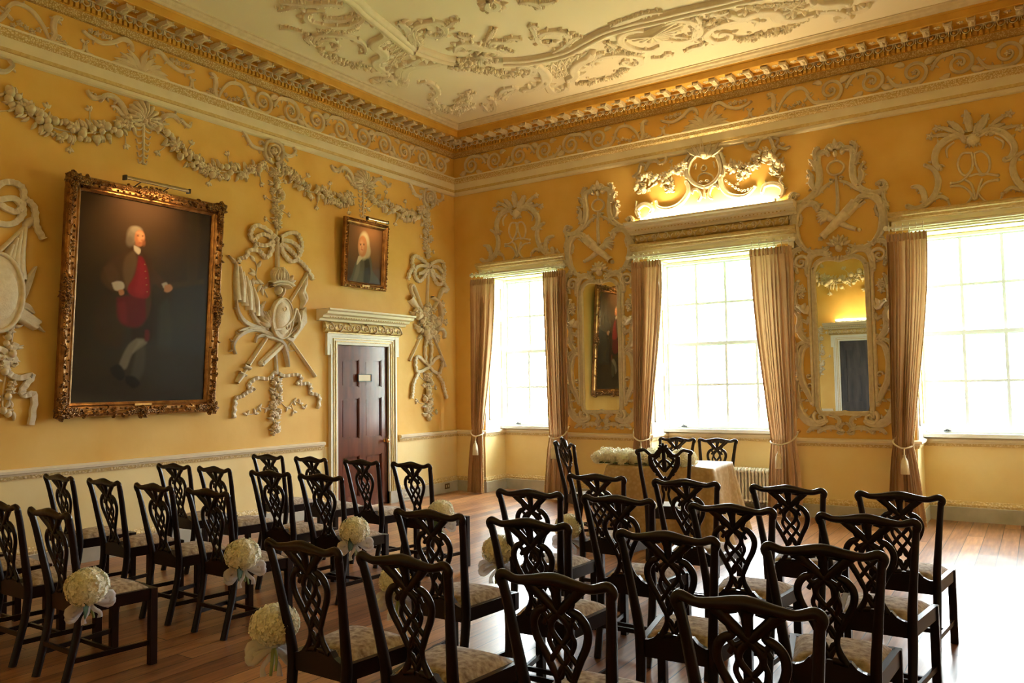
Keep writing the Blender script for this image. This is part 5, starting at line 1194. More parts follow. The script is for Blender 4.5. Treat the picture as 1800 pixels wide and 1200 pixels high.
    for sg in (-1, 1):     # little birds on the inner scrolls
        mb = MB(); mb.sweep(FW, [(X(sg*.50), 2.49), (X(sg*.44), 2.475), (X(sg*.39), 2.43), (X(sg*.36), 2.50)], [.008, .036, .04, .008], [.03, .08, .08, .04], k=4, base=.03); mb.ball(FW, X(sg*.475), 2.50, .022, .045, .05); mb.leaf(FW, X(sg*.43), 2.44, PI/2+sg*.5, .10, .03, .03, 0, .09); mb.leaf(FW, X(sg*.49), 2.50, 0 if sg > 0 else PI, .05, .010, .02, 0, .06); mb.build('bird', m_pl, t)
    return t
pier_glass(2.555, -1, 'arched pier mirror in cream rococo frame nearer the room corner, reflecting the large portrait'); pier_glass(5.695, 1, 'arched pier mirror in cream rococo frame reflecting a dark door and lamp')
# ---- rear wall garland seen in the mirrors
garl(FB, [(-5.4, 4.3), (-5.0, 4.05), (-4.6, 3.95), (-4.13, 4.12), (-3.7, 3.95), (-3.2, 4.08), (-2.8, 4.32)], .16, 60, 'plaster fruit swag on the rear wall, seen only reflected in a pier mirror', 51, 'rear wall plaster', 6)
garl(FB, [(-3.15, 2.9), (-3.12, 2.5), (-3.15, 2.1), (-3.12, 1.7)], .10, 34, 'plaster flower drop beside the rear door, seen only reflected in a pier mirror', 52, 'rear wall plaster', 4)
# ================================================================== CEILING
t = thing_at('ceiling_moulding', FC, 3.4, -2.6, label='bold curving plaster moulding that frames the middle of the ceiling', cat='plaster ornament')
mb = MB(); P1 = px(FC, 460, 0, 5, [(780, -30), (900, 80), (1080, 225), (1250, 365), (1335, 430)]); P2 = px(FC, 460, 0, 5, [(1345, 420), (1450, 455), (1580, 500), (1690, 520)])
P3 = px(FC, 800, 0, 4.5, [(380, 478), (550, 472), (740, 440), (900, 395), (1050, 315), (1200, 240), (1400, 180), (1600, 135), (1800, 85)])+px(FC, 1100, 0, 3.6, [(600, 15), (760, -25), (950, -60)])
u = P1[0]; P0 = [(u[0]-.1, u[1]-1.2), (u[0]-.0, u[1]-.5)]
for P in (P0+P1, P2, P3): mb.sweep(FC, P, .085, .06, k=5, prof='groove'); mb.sweep(FC, P, .035, .05, k=5, base=.035)
mb.build('moulding', m_plc, t)
def cgroup(lab, jobs, seed, center, grp='rococo sprays on the ceiling', clusters=()):
    t = thing_at('ceiling_spray', FC, *center, label=lab, cat='plaster ornament', group=grp); mb = MB()
    for ox, oy, sc, q, w_, n_, sd in jobs:
        p = px(FC, ox, oy, sc, q); mb.acan(FC, p, [w_*.22, w_*.66, w_*.70, w_*.5, w_*.14], .040, n_+3, 1.5, sd, ends=(0, 0), both=True)
    mb.build('scrolls', m_plc, t)
    for k, (ox, oy, sc, q, wd, n) in enumerate(clusters): cluster(FC, px(FC, ox, oy, sc, q), wd, n, t, m=m_plc, seed=seed+k, sprigs=3, names=('flower', 'leaves', 'stem'))
    return t
K = (460, 0, 5); J = (800, 0, 4.5); H = (1100, 0, 3.6); I = (600, 0, 3)
cgroup('ceiling scrolls with oval ring farthest along the portrait wall', [(*K, [(880, 60), (890, 150), (780, 215), (600, 225), (440, 190), (385, 130), (430, 85), (560, 85)], .07, 6, -1), (*K, [(540, 140), (640, 160), (760, 150), (830, 100)], .05, 3, 1), (*K, [(380, 20), (250, 50), (140, 75)], .05, 4, 1), (*K, [(720, 40), (600, 20), (450, 30), (300, 20), (150, 0)], .06, 6, -1),
   (*K, [(620, 400), (660, 360), (600, 330), (520, 340), (480, 370), (500, 300), (640, 295), (800, 320), (900, 380), (910, 440), (850, 450)], .06, 7, 1), (*K, [(430, 290), (400, 330), (470, 390)], .05, 3, -1), (*K, [(360, 270), (280, 250), (220, 235), (150, 230)], .03, 4, 1)], 61, px(FC, *K, [(620, 250)])[0],
   clusters=((*K, [(520, 420), (600, 480), (700, 530), (800, 560), (950, 590)], .07, 26), (*K, [(480, 250), (600, 240), (760, 250), (880, 200)], .06, 16)))
cgroup('ceiling spray with curling shell leaf inside the bend of the moulding', [(*K, [(1340, 400), (1320, 320), (1270, 230), (1200, 180)], .08, 5, 1), (*K, [(1390, 380), (1340, 300), (1350, 230), (1430, 195), (1540, 190), (1610, 230), (1600, 290), (1520, 310), (1440, 290), (1450, 250)], .07, 8, -1), (*K, [(1560, 215), (1640, 210), (1690, 170), (1740, 155)], .05, 3, -1), (*K, [(1540, 250), (1590, 260), (1560, 310)], .04, 2, 1)], 62, px(FC, *K, [(1440, 280)])[0])
# trellis panels
def trellis(lab, quad, nu_, nv_, jobs, seed):
    a, b, c, d = quad; t = thing_at('ceiling_trellis', FC, *a, label=lab, cat='plaster ornament', group='trellis panels on the ceiling'); mb, fl = MB(), MB()
    P = lambda s, r: ((a[0]*(1-s)+b[0]*s)*(1-r)+(d[0]*(1-s)+c[0]*s)*r, (a[1]*(1-s)+b[1]*s)*(1-r)+(d[1]*(1-s)+c[1]*s)*r)
    for i in range(nu_+1):
        for o in (0, 1):
            s0, s1 = i/nu_, (i+(1 if o else -1)*nu_/nv_*1.0)/nu_
            pts = [(s0+(s1-s0)*k/6*1.6, k/6) for k in range(7)]; pts = [p for p in pts if -.001 <= p[0] <= 1.001]
            if len(pts) > 1: mb.sweep(FC, [P(*p) for p in pts], .012, .018, k=1)
    for i in range(nu_):
        for j in range(nv_): fl.cut(); fl.flower(FC, *P((i+.5)/nu_, (j+.5)/nv_), .035, 4, .005, .012)
    mb.build('lattice', m_plc, t); fl.build('lattice_flower', m_plc, t); mb = MB()
    for ox, oy, sc, q, w_, n_, sd in jobs: mb.acan(FC, px(FC, ox, oy, sc, q), [w_*.6, w_, w_, w_*.6], .05, n_, 1.4, sd)
    mb.build('rim_scrolls', m_plc, t)
q = px(FC, *K, [(1110, 310), (1320, 460), (1130, 600), (1000, 370)])
trellis('trellis panel of plaster lattice beside the portrait-side bend of the ceiling moulding', q, 5, 5, [(*K, [(980, 200), (1060, 240), (1100, 290), (1060, 330), (1000, 360), (1000, 400), (1060, 440), (1070, 490), (1010, 520), (1010, 560), (1060, 600), (1110, 620)], .07, 9, -1), (*K, [(1410, 490), (1340, 530), (1300, 560), (1250, 570), (1200, 600), (1200, 650)], .07, 5, 1), (*K, [(1250, 680), (1270, 600), (1360, 565), (1480, 560), (1600, 530)], .08, 5, -1), (*K, [(970, 600), (1040, 630), (1110, 640)], .05, 3, -1), (*K, [(980, 700), (1060, 710), (1120, 680), (1160, 730), (1240, 740), (1270, 700)], .08, 6, -1)], 63)
q = px(FC, *J, [(700, 520), (1040, 400), (900, 580), (800, 620)])
trellis('trellis panel of plaster lattice beside the front bend of the ceiling moulding', q, 5, 5, [(*J, [(1090, 400), (1060, 450), (980, 490), (940, 540), (950, 590), (890, 620)], .07, 6, -1), (*J, [(640, 500), (700, 560), (720, 620), (680, 660), (620, 690), (540, 700)], .08, 4, 1), (*J, [(500, 520), (560, 500), (620, 520), (600, 570), (540, 580)], .06, 5, 1), (*J, [(720, 640), (750, 700), (800, 720), (870, 700), (890, 660)], .06, 5, -1)], 64)
cgroup('shell burst and flower spray where the ceiling moulding dips to the corner', [(*J, [(0, 400), (40, 350), (120, 350), (200, 370), (320, 390), (360, 400)], .12, 6, 1), (*J, [(270, 360), (300, 320), (400, 320), (440, 290), (530, 300)], .06, 5, 1), (*J, [(240, 320), (280, 260), (300, 210)], .04, 5, 1), (*J, [(350, 370), (420, 400), (460, 390)], .05, 3, -1), (*J, [(20, 260), (80, 280), (120, 270)], .05, 4, 1)]+[(*J, [(200, 420), (200+50*math.cos(a)*1.6, 450+50*math.sin(a))], .06, 0, 1) for a in (-.1, .3, .7, 1.1, 1.5, 1.9, 2.3, 2.7, 3.1)], 65, px(FC, *J, [(200, 430)])[0],
   clusters=((*J, [(-60, 520), (60, 520), (200, 530), (320, 570), (440, 580), (520, 540)], .08, 34), (*J, [(20, 450), (100, 480), (340, 460)], .08, 16)))
cgroup('curling plaster spray inside the front bend of the ceiling moulding', [(*J, [(770, 400), (850, 360), (900, 310), (880, 260), (780, 240), (700, 250), (650, 290), (680, 330), (750, 330), (760, 310)], .07, 8, 1), (*J, [(640, 290), (620, 230), (600, 190), (650, 200)], .05, 3, 1), (*J, [(880, 340), (930, 290), (990, 270)], .05, 4, 1), (*J, [(880, 260), (890, 230)], .05, 2, 1)], 66, px(FC, *J, [(780, 290)])[0])
def cshell(c, r, a0):
    mb = MB()
    for i in range(11):
        a = a0+PI*1.0*i/10-PI/2; mb.sweep(FC, [c, (c[0]+r*math.cos(a), c[1]+r*math.sin(a))], [.012, r*.16], [.10, .03], k=1)
        mb.ball(FC, c[0]+r*math.cos(a), c[1]+r*math.sin(a), r*.16, .03)
    return mb
c = px(FC, *J, [(1560, 230)])[0]
t = cgroup('large fluted shell and ring scrolls on the ceiling moulding above the window behind the table', [(*J, [(1490, 230), (1400, 235), (1320, 270), (1320, 330), (1420, 380), (1540, 385), (1610, 350)], .07, 0, 1), (*J, [(1640, 190), (1740, 150), (1860, 160), (1930, 210), (1920, 270), (1800, 310), (1660, 295)], .07, 5, 1), (*J, [(1230, 200), (1300, 170), (1420, 130), (1500, 100), (1640, 75)], .07, 7, 1), (*J, [(1480, 200), (1500, 150), (1560, 150)], .05, 2, 1), (*J, [(1200, 320), (1260, 360), (1220, 390)], .04, 3, 1), (*J, [(1680, 240), (1760, 230), (1720, 270), (1840, 280)], .05, 2, 1)], 67, c, clusters=((*J, [(1230, 400), (1290, 370), (1380, 400), (1480, 400)], .06, 14),))
cshell(c, .30, math.atan2(1, .15)).build('shell', m_plc, t)
cgroup('ceiling scroll with leaf trail between moulding and cornice on the corner side of the shell', [(*J, [(1090, 520), (1100, 470), (1190, 435), (1320, 425), (1440, 440), (1470, 480), (1420, 510), (1340, 500), (1330, 470), (1380, 465)], .06, 6, 1), (*J, [(1550, 445), (1640, 445), (1680, 410), (1720, 430)], .04, 4, 1), (*J, [(1060, 500), (1130, 420), (1180, 410)], .04, 4, 1)], 68, px(FC, *J, [(1280, 460)])[0], clusters=((*J, [(960, 640), (1060, 640), (1160, 610), (1280, 590), (1360, 520)], .06, 26),))
cgroup('ceiling scroll with leaf trail between moulding and cornice beyond the shell', [(*H, [(820, 150), (830, 120), (740, 115), (620, 140), (540, 180), (510, 220), (560, 255), (650, 240), (665, 205), (610, 195), (590, 215)], .065, 6, 1), (*H, [(370, 320), (420, 295), (480, 280), (500, 255)], .04, 4, 1), (*H, [(440, 90), (470, 130), (440, 180), (430, 230), (480, 250)], .05, 6, 1), (*H, [(650, 60), (600, 80), (530, 70), (620, 100)], .045, 3, 1)], 69, px(FC, *H, [(620, 200)])[0], clusters=((*H, [(680, 230), (780, 235), (860, 210), (940, 195), (1050, 160), (1110, 120), (1180, 100)], .07, 30), (*H, [(480, 130), (560, 130), (640, 110)], .06, 10)))
q = px(FC, *H, [(700, 40), (1130, 0), (1160, 60), (860, 90)])
trellis('trellis panel of plaster lattice near the top edge, beyond the shell', q, 7, 4, [(*H, [(650, 80), (740, 100), (850, 70), (940, 70), (980, 110), (1080, 110), (1200, 80)], .08, 8, -1), (*H, [(1190, 0), (1230, 25), (1330, 20), (1410, 10)], .08, 3, 1), (*H, [(1220, 60), (1330, 60), (1400, 90), (1330, 110)], .05, 5, -1), (*H, [(1420, 60), (1490, 50), (1540, 20)], .05, 5, -1)], 70)
cgroup('corner cluster of ceiling scrolls and flowers pointing to the room corner', [(*I, [(400, 430), (470, 430), (510, 480), (480, 510), (520, 560), (570, 570)], .06, 7, 1), (*I, [(740, 540), (770, 580), (810, 570), (800, 520), (770, 510)], .05, 4, -1), (*I, [(830, 510), (850, 470), (920, 460), (860, 500), (850, 525)], .07, 5, 1), (*I, [(940, 465), (1010, 470), (1050, 430), (1060, 410)], .05, 3, 1), (*I, [(560, 590), (640, 540), (690, 560), (640, 580)], .06, 8, 1), (*I, [(600, 530), (660, 500), (700, 480)], .04, 5, 1)], 71, px(FC, *I, [(620, 540)])[0], clusters=((*I, [(470, 570), (560, 560), (640, 560), (700, 545)], .09, 30), (*I, [(620, 600), (640, 560), (680, 470)], .07, 16)))
cgroup('two small curling sprays at the top edge of the ceiling', [(*I, [(770, 0), (770, 30), (800, 45), (830, 20), (800, -10)], .07, 5, 1), (*I, [(930, 5), (980, 0), (1040, 20), (1050, 40)], .05, 6, 1), (*I, [(1040, 5), (1090, 5), (1120, -10)], .05, 4, 1)], 72, px(FC, *I, [(930, 5)])[0])
# ================================================================== PICTURES
def paintmat(name):
    m = bpy.data.materials.new(name); m.use_nodes = True; N, L = nodes(m); b = N['Principled BSDF']
    a = N.new('ShaderNodeVertexColor'); a.layer_name = 'paint'; L.new(a.outputs[0], b.inputs['Base Color'])
    b.inputs['Roughness'].default_value = .22; b.inputs['Specular IOR Level'].default_value = .14
    tc = N.new('ShaderNodeTexCoord'); n = N.new('ShaderNodeTexNoise'); n.inputs['Scale'].default_value = 160; L.new(tc.outputs['Object'], n.inputs[0])
    bp = N.new('ShaderNodeBump'); bp.inputs['Strength'].default_value = .12; bp.inputs['Distance'].default_value = .004; L.new(n.outputs[0], bp.inputs['Height']); L.new(bp.outputs[0], b.inputs['Normal'])
    return m
m_oil = paintmat('oil on canvas')
def canvas(fr, u0, u1, v0, v1, nx, ny, bgf, layers, parent, n=.02):
    X, Y = np.meshgrid(np.linspace(0, 1, nx+1), np.linspace(0, 1, ny+1)); col = bgf(X, 1-Y)
    U = u0+(u1-u0)*X; V = v0+(v1-v0)*Y
    for kind, geo, c, soft in layers:
        if kind == 'e':
            cx, cy, rx, ry = geo; d = (np.sqrt(((U-cx)/rx)**2+((V-cy)/ry)**2)-1)*min(rx, ry)
        else:
            g = np.array(crm(list(geo)+[geo[0]], 4) if kind == 's' else geo+[geo[0]]); d = np.full(U.shape, 1e9); ins = np.zeros(U.shape, bool)
            for (x1, y1), (x2, y2) in zip(g[:-1], g[1:]):
                dx, dy = x2-x1, y2-y1; t = np.clip(((U-x1)*dx+(V-y1)*dy)/(dx*dx+dy*dy+1e-12), 0, 1)
                d = np.minimum(d, np.hypot(U-x1-t*dx, V-y1-t*dy)); 
                with np.errstate(divide='ignore', invalid='ignore'): ins ^= ((y1 > V) != (y2 > V)) & (U < (x2-x1)*(V-y1)/(y2-y1+1e-12)+x1)
            d = np.where(ins, -d, d)
        a = np.clip(.5-d/soft, 0, 1)[..., None]*(c[3] if len(c) > 3 else 1); col = col*(1-a)+np.array(c[:3])*a
    mb = MB(); mb.add([fr.p(float(a), float(b), n) for a, b in zip(U.ravel(), V.ravel())], [(j*(nx+1)+i, j*(nx+1)+i+1, (j+1)*(nx+1)+i+1, (j+1)*(nx+1)+i) for j in range(ny) for i in range(nx)], False)
    o = mb.build('canvas', m_oil, parent); at = o.data.color_attributes.new('paint', 'FLOAT_COLOR', 'POINT')
    at.data.foreach_set('color', np.concatenate([col.reshape(-1, 3), np.ones((col.size//3, 1))], 1).astype(np.float32).ravel()); return o
def pframe(fr, u0, u1, v0, v1, prof, mt, parent, name='frame'):
    mb = MB(); k = len(prof)
    for a, b in (((u0, v0), (u1, v0)), ((u1, v0), (u1, v1)), ((u1, v1), (u0, v1)), ((u0, v1), (u0, v0))):
        cu, cv = (u0+u1)/2, (v0+v1)/2
        def pt(c, d, n): return fr.p(c[0]+(d if c[0] < cu else -d), c[1]+(d if c[1] < cv else -d), n)
        A_ = [pt(a, d, n) for d, n in prof]; B_ = [pt(b, d, n) for d, n in prof]; mb.add(A_+B_, [(i, i+1, k+i+1, k+i) for i in range(k-1)], False)
    return mb.build(name, mt, parent)
def tilted(u, z, n0, th): return Frame((n0, u, z), (0, 1, 0), (math.sin(th), 0, math.cos(th)), (math.cos(th), 0, -math.sin(th)))
# ---- full-length portrait
FP = tilted(-5.235, 1.37, .045, .065); HW, HH = .835, 2.26
pt = empty('portrait_painting', (.05, -5.235, 1.37), label='large full-length portrait of a gentleman in red waistcoat in a carved gilt frame', cat='painting')
fw = .135
prof = [(0, 0), (0, .05), (.012, .075), (.03, .085), (.05, .07), (.06, .06), (.085, .06), (.10, .045), (.112, .05), (.122, .04), (fw, .03), (fw, .0)]
pframe(FP, -HW, HW, 0, HH, prof, m_giltp, pt)
mb = MB(); rnd = random.Random(4)
def run(mb, fr, p0, p1, step, w_, base, seed):
    r_ = random.Random(seed); L_ = math.dist(p0, p1); n = int(L_/step); a = math.atan2(p1[1]-p0[1], p1[0]-p0[0])
    for i in range(n):
        t = (i+.5)/n; u, v = p0[0]+(p1[0]-p0[0])*t, p0[1]+(p1[1]-p0[1])*t
        q = r_.random()
        if q < .35: mb.flower(fr, u, v, w_*.62, 5, base, .016)
        elif q < .8: mb.leaf(fr, u, v, a+r_.uniform(-.9, .9)+(PI if r_.random() < .4 else 0), w_*1.5, w_*.4, .022, r_.uniform(-.8, .8), base)
        else: mb.spiral(fr, u, v, w_*.5, r_.random()*6, 1, .008, .018, 1, base)
o_ = .035
for i, (a, b) in enumerate((((-HW+o_, o_), (HW-o_, o_)), ((HW-o_, o_), (HW-o_, HH-o_)), ((HW-o_, HH-o_), (-HW+o_, HH-o_)), ((-HW+o_, HH-o_), (-HW+o_, o_)))): run(mb, FP, a, b, .045, .042, .068, i)
for i, (a, b) in enumerate((((-HW+.075, .075), (HW-.075, .075)), ((HW-.075, .075), (HW-.075, HH-.075)), ((HW-.075, HH-.075), (-HW+.075, HH-.075)), ((-HW+.075, HH-.075), (-HW+.075, .075)))): run(mb, FP, a, b, .06, .022, .055, i+9)
for u in (-HW+.05, HW-.05):
    for v in (.05, HH-.05):
        su, sv = (1 if u > 0 else -1), (1 if v > 1 else -1)
        mb.flower(FP, u, v, .085, 7, .07, .03); mb.ball(FP, u+su*.02, v+sv*.02, .05, .05, .06)
        for k in range(3): mb.acan(FP, [(u, v), (u-su*.10, v+sv*.02*(k-1)), (u-su*.17, v-sv*.01)] if k < 2 else [(u, v), (u+su*.0, v-sv*.10), (u, v-sv*.17)], .028, .03, 3, 1.2, su, base=.06)
for u, v in ((0, .03), (0, HH-.03), (-HW+.03, HH/2), (HW-.03, HH/2), (HW-.03, HH*.48)):
    mb.flower(FP, u, v, .07, 7, .07, .03)
    for s_ in (-1, 1): mb.acan(FP, [(u, v), (u+s_*.09, v+.015), (u+s_*.16, v-.01)] if abs(u) < .1 else [(u, v), (u+.015, v+s_*.09), (u-.01, v+s_*.16)], .026, .03, 3, 1.2, s_, base=.06)
mb.build('carved_ornament', m_gilt, pt)
q = lambda pts: [FP.at(100+(x-300)/3 if False else x/3, 400+y/3, .03) for x, y in pts]
e = lambda x, y, rx, ry: ('e', (*FP.at(x/3, 400+y/3, .03), rx, ry))
def bgL(X, Y):
    g = np.zeros(X.shape+(3,)); base = np.array([.022, .012, .006]); blue = np.array([.018, .016, .014]); br = np.array([.040, .022, .011])
    t = np.clip(Y*1.1+X*.3-.4, 0, 1)[..., None]; g = base*(1-t)+blue*t
    g += br*np.exp(-(((X-.35)/.4)**2+((Y-.16)/.2)**2))[..., None]*.8
    g += np.array([.02, .012, .006])*(np.exp(-((X-.86)/.035)**2)*(Y < .42))[..., None]
    g += np.array([.02, .014, .008])*((Y > .82))[..., None]*(1-X)[..., None]
    return g
g2 = lambda pts: [FP.at(60+x/2.168, 280+y/2.168, .03) for x, y in pts]
E2 = lambda x, y, rx, ry, c, sf: ('e', (*FP.at(60+x/2.168, 280+y/2.168, .03), rx, ry), c, sf)
lay = [('s', g2([(530, 500), (650, 485), (650, 880), (500, 890)]), (.022, .019, .016), .06), ('p', g2([(520, 470), (650, 455), (650, 475), (525, 492)]), (.034, .022, .012), .03), ('s', g2([(585, 180), (620, 180), (622, 440), (590, 445)]), (.032, .019, .010), .05),
 ('s', g2([(480, 560), (520, 550), (520, 880), (470, 880)]), (.026, .023, .017), .05), ('s', g2([(150, 720), (640, 740), (640, 900), (140, 900)]), (.022, .015, .009), .12),
 ('s', g2([(300, 500), (262, 520), (232, 600), (240, 680), (330, 720), (345, 600)]), (.026, .013, .007), .07), ('s', g2([(425, 400), (455, 520), (462, 660), (425, 690), (420, 560)]), (.020, .010, .006), .05),
 ('s', g2([(400, 690), (425, 720), (420, 800), (395, 845), (372, 830), (385, 760)]), (.038, .032, .022), .04), ('s', g2([(350, 825), (385, 828), (405, 855), (380, 872), (352, 850)]), (.006, .004, .003), .02),
 ('s', g2([(372, 640), (440, 640), (436, 700), (380, 705)]), (.018, .008, .006), .04),
 ('s', g2([(392, 682), (420, 684), (432, 700), (402, 722), (375, 745), (352, 798), (326, 788), (338, 750), (362, 706)]), (.105, .088, .060), .022), ('s', g2([(400, 690), (420, 694), (392, 720), (378, 735)]), (.14, .12, .085), .03),
 ('s', g2([(290, 796), (322, 780), (342, 800), (346, 830), (326, 842), (298, 818)]), (.007, .005, .004), .018), ('s', g2([(424, 650), (440, 652), (440, 688), (424, 690)]), (.065, .008, .010), .02),
 ('s', g2([(318, 528), (370, 518), (440, 530), (436, 590), (405, 636), (350, 634), (320, 600)]), (.075, .006, .009), .035), ('s', g2([(322, 550), (350, 545), (355, 620), (330, 612)]), (.10, .008, .012), .04),
 ('s', g2([(388, 330), (345, 352), (300, 378), (268, 412), (256, 450), (275, 482), (305, 500), (345, 498), (372, 470), (395, 400), (405, 350)]), (.050, .024, .012), .035),
 ('s', g2([(412, 350), (446, 382), (466, 425), (500, 462), (512, 478), (494, 496), (455, 478), (446, 560), (430, 600), (425, 450)]), (.040, .019, .010), .03),
 ('s', g2([(385, 345), (352, 370), (340, 420), (350, 480), (362, 490), (395, 400)]), (.085, .048, .022), .03), ('s', g2([(268, 412), (300, 400), (325, 440), (320, 470), (285, 465)]), (.062, .030, .015), .03),
 ('s', g2([(400, 368), (418, 376), (436, 425), (443, 480), (440, 522), (415, 530), (372, 518), (358, 490), (385, 440)]), (.15, .008, .013), .022), ('s', g2([(408, 390), (425, 410), (430, 500), (405, 520), (385, 500), (400, 440)]), (.19, .011, .017), .05),
 ('s', g2([(298, 470), (318, 464), (340, 468), (346, 488), (330, 500), (308, 496)]), (.30, .26, .20), .014), ('s', g2([(322, 498), (340, 496), (345, 512), (330, 518)]), (.26, .12, .06), .010),
 ('s', g2([(488, 474), (505, 468), (512, 480), (498, 492)]), (.26, .23, .18), .012), ('s', g2([(500, 480), (520, 476), (530, 492), (515, 506), (498, 502)]), (.28, .14, .075), .012),
 ('s', g2([(382, 326), (404, 338), (408, 350), (400, 362), (384, 346)]), (.42, .35, .26), .012), E2(375, 292, .052, .085, (.16, .125, .085), .03), E2(392, 268, .060, .036, (.20, .16, .11), .02), E2(366, 312, .036, .05, (.12, .09, .06), .03),
 E2(404, 300, .052, .080, (.34, .13, .055), .014), E2(410, 296, .036, .056, (.46, .20, .09), .02), E2(402, 282, .030, .018, (.42, .20, .10), .016), E2(420, 318, .018, .030, (.20, .07, .03), .02), E2(400, 324, .034, .018, (.30, .11, .05), .016),
 E2(398, 291, .012, .006, (.05, .02, .012), .006), E2(416, 292, .009, .006, (.05, .02, .012), .006), E2(398, 286, .016, .003, (.10, .05, .03), .005), E2(409, 301, .006, .016, (.50, .22, .11), .008), E2(413, 308, .012, .005, (.24, .08, .04), .006), E2(407, 317, .016, .004, (.24, .05, .03), .005)]
lay += [E2(424+k*2.2, 400+k*26, .006, .006, (.26, .14, .05), .005) for k in range(5)]
canvas(FP, -HW+fw-.01, HW-fw+.01, fw-.01, HH-fw+.01, 170, 240, bgL, lay, pt)
MB().box(-HW+.02, HW-.02, .02, HH-.02, -.02, .012, FP).build('backing', m_wood, pt)
MB().box(-.09, .09, .095, .118, .05, .062, FP).build('nameplate', m_brass, pt, label='small brass nameplate')
# ---- half-length portrait
FS = tilted(-2.07, 2.935, .04, .06); hw, hh = .41, .92
ps = empty('portrait_painting', (.04, -2.07, 2.935), label='small half-length portrait of a man in a white wig hung above the door', cat='painting')
f2 = .085; prof = [(0, 0), (0, .04), (.01, .055), (.03, .06), (.045, .04), (.06, .035), (.07, .045), (.078, .03), (f2, .02), (f2, 0)]
pframe(FS, -hw, hw, 0, hh, prof, m_giltp, ps); mb = MB()
for i, (a, b) in enumerate((((-hw+.02, .02), (hw-.02, .02)), ((hw-.02, .02), (hw-.02, hh-.02)), ((hw-.02, hh-.02), (-hw+.02, hh-.02)), ((-hw+.02, hh-.02), (-hw+.02, .02)))): run(mb, FS, a, b, .03, .02, .05, i+30)
mb.build('carved_ornament', m_gilt, ps)
q = lambda pts: [FS.at(600+x/3, 400+y/3, .02) for x, y in pts]
e = lambda x, y, rx, ry: ('e', (*FS.at(600+x/3, 400+y/3, .02), rx, ry))
def bgS(X, Y):
    t = np.clip(Y, 0, 1)[..., None]; g = np.array([.16, .075, .030])*(1-t)+np.array([.06, .035, .02])*t
    return g+np.array([.05, .025, .01])*np.exp(-(((X-.75)/.3)**2+((Y-.3)/.4)**2))[..., None]
lay = [('s', q([(30, 290), (55, 255), (75, 190), (100, 150), (135, 142), (160, 165), (168, 230), (205, 300), (30, 300)]), (.085, .075, .050), .012),
 ('s', q([(120, 150), (145, 160), (155, 220), (150, 290), (120, 290), (125, 200)]), (.035, .030, .022), .02), ('s', q([(85, 190), (100, 180), (95, 240), (75, 290), (60, 290)]), (.13, .115, .08), .02),
 (*e(122, 95, .105, .185), (.40, .33, .20), .03), (*e(140, 125, .06, .09), (.34, .27, .16), .03), (*e(105, 118, .04, .06), (.32, .25, .14), .03),
 ('s', q([(92, 150), (118, 142), (122, 150), (98, 180), (84, 196), (84, 180)]), (.42, .34, .22), .015),
 (*e(114, 98, .085, .145), (.36, .16, .07), .016), (*e(108, 100, .045, .085), (.50, .25, .12), .03), (*e(104, 90, .014, .008), (.06, .03, .02), .005), (*e(121, 90, .014, .008), (.06, .03, .02), .005),
 (*e(110, 104, .010, .024), (.42, .16, .08), .006), (*e(112, 117, .022, .006), (.30, .07, .04), .005), (*e(104, 84, .02, .005), (.22, .12, .06), .005), (*e(121, 84, .02, .005), (.22, .12, .06), .005)]
canvas(FS, -hw+f2-.01, hw-f2+.01, f2-.01, hh-f2+.01, 120, 150, bgS, lay, ps, .012)
MB().box(-hw+.02, hw-.02, .02, hh-.02, -.02, .006, FS).build('backing', m_wood, ps)
MB().box(-.07, .07, .03, .05, .05, .06, FS).build('nameplate', m_brass, ps, label='small brass nameplate')
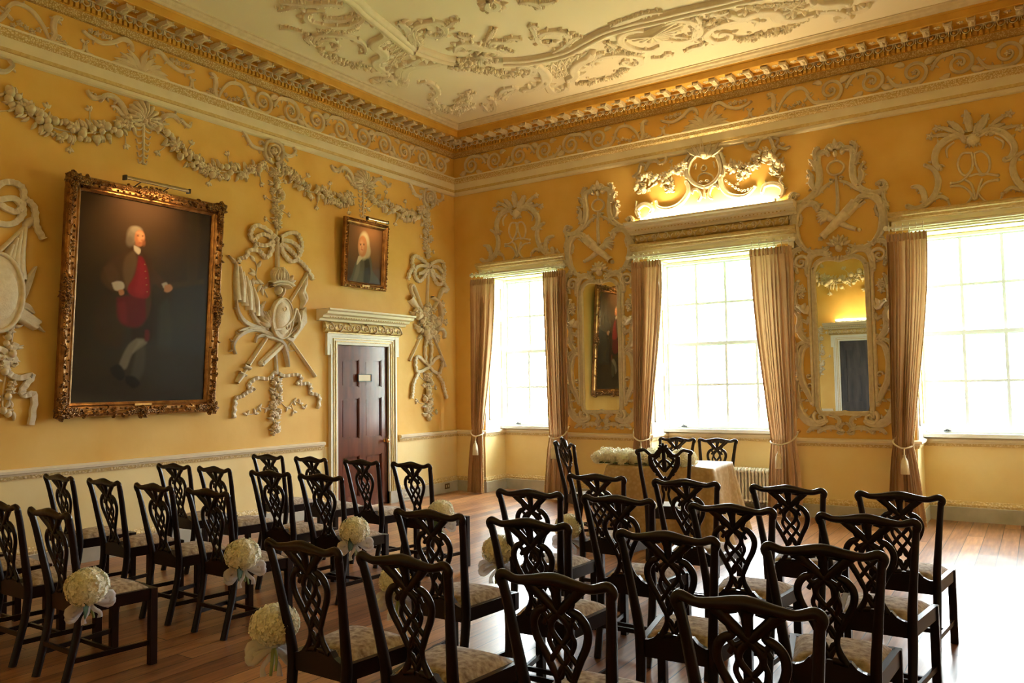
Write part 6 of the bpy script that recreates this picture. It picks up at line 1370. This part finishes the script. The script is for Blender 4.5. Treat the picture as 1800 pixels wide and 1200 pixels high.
# ---- picture lights
def plight(fr, u0, u1, v, n, top, lab, P, r=.028):
    o = empty('picture_light', fr.p((u0+u1)/2, v, n), label=lab, cat='picture light', group='brass picture lights')
    mb = MB(); k = 9; A_ = [(r*math.cos(a), r*math.sin(a)) for a in [-.5+PI*1.05*i/(k-1) for i in range(k)]]; A_ += [(x*.9, y*.9) for x, y in A_[::-1]]; m = len(A_)
    a = [fr.p(u0, v+y, n+x) for x, y in A_]; b = [fr.p(u1, v+y, n+x) for x, y in A_]; mb.add(a+b, [(i, (i+1) % m, (i+1) % m+m, i+m) for i in range(m)], True)
    mb.build('hood', m_bronze, o); mb = MB()
    mb.box(u0-.012, u0+.004, v-.02, v+r, n-r, n+r, fr); mb.box(u1-.004, u1+.012, v-.02, v+r, n-r, n+r, fr); mb.build('end_cap', m_dark, o)
    mb = MB()
    for t in (.28, .72): u = u0+(u1-u0)*t; mb.tube([fr.p(u, top, .03), fr.p(u, top+.03, n*.45), fr.p(u, v+.01, n-r*.8)], .006, 6, 4)
    mb.build('arm', m_dark, o); mb = MB(); mb.tube([fr.p(u0+.02, v+.002, n), fr.p(u1-.02, v+.002, n)], .009, 8); mb.build('tube_bulb', m_tubep, o)
    l = bpy.data.lights.new('picture_lamp', 'AREA'); l.shape = 'RECTANGLE'; l.size = (u1-u0)*.92; l.size_y = .03; l.energy = P; l.color = (1, .62, .28); l.spread = 2.3
    lo = bpy.data.objects.new('picture_lamp', l); S.collection.objects.link(lo); lo.parent = o; lo.location = fr.p((u0+u1)/2, v-.014, n)-Vector(o.location)
    d = (fr.p((u0+u1)/2, v-.9, 0)-fr.p((u0+u1)/2, v, n)).normalized(); X = fr.U; Z = -d; Y = Z.cross(X).normalized(); lo.rotation_euler = Matrix((X, Y, Z)).transposed().to_euler()
m_tubep = emis('picture lamp tube', (1, .75, .42), 8)
FPn = FP; a = FP.at(220, 316, .22); b = FP.at(331, 334, .22)
plight(FP, a[0], b[0], (a[1]+b[1])/2, .22, HH-.02, 'long brass picture light over the large full-length portrait', 5)
a = FS.at(646, 384, .16); b = FS.at(681, 391, .16)
plight(FS, a[0], b[0], (a[1]+b[1])/2, .16, hh-.01, 'short brass picture light over the small half-length portrait', .8, .022)
# ---- strip lamps hidden on the cornices, washing the plaster above
def strip(fr, u0, u1, v, n, lab, P):
    o = empty('strip_lamp', fr.p((u0+u1)/2, v, n), label=lab, cat='lamp', group='strip lamps on the cornices')
    MB().box(u0, u1, v-.0, v+.03, n-.03, n+.03, fr).build('batten', m_white, o)
    MB().tube([fr.p(u0+.02, v+.048, n), fr.p(u1-.02, v+.048, n)], .014, 10).build('tube', m_tube, o)
    mb = MB()
    for u in (u0, u1-.02): mb.box(u, u+.02, v+.03, v+.066, n-.016, n+.016, fr)
    mb.build('lampholder', m_white, o)
strip(FW, 3.22, 5.02, 3.752, .10, 'warm strip lamp lying on the cornice of the window behind the table', 0)
strip(FB, -4.72, -3.54, 3.0, .12, 'warm strip lamp on the cornice over the rear door, seen in a mirror', 0)
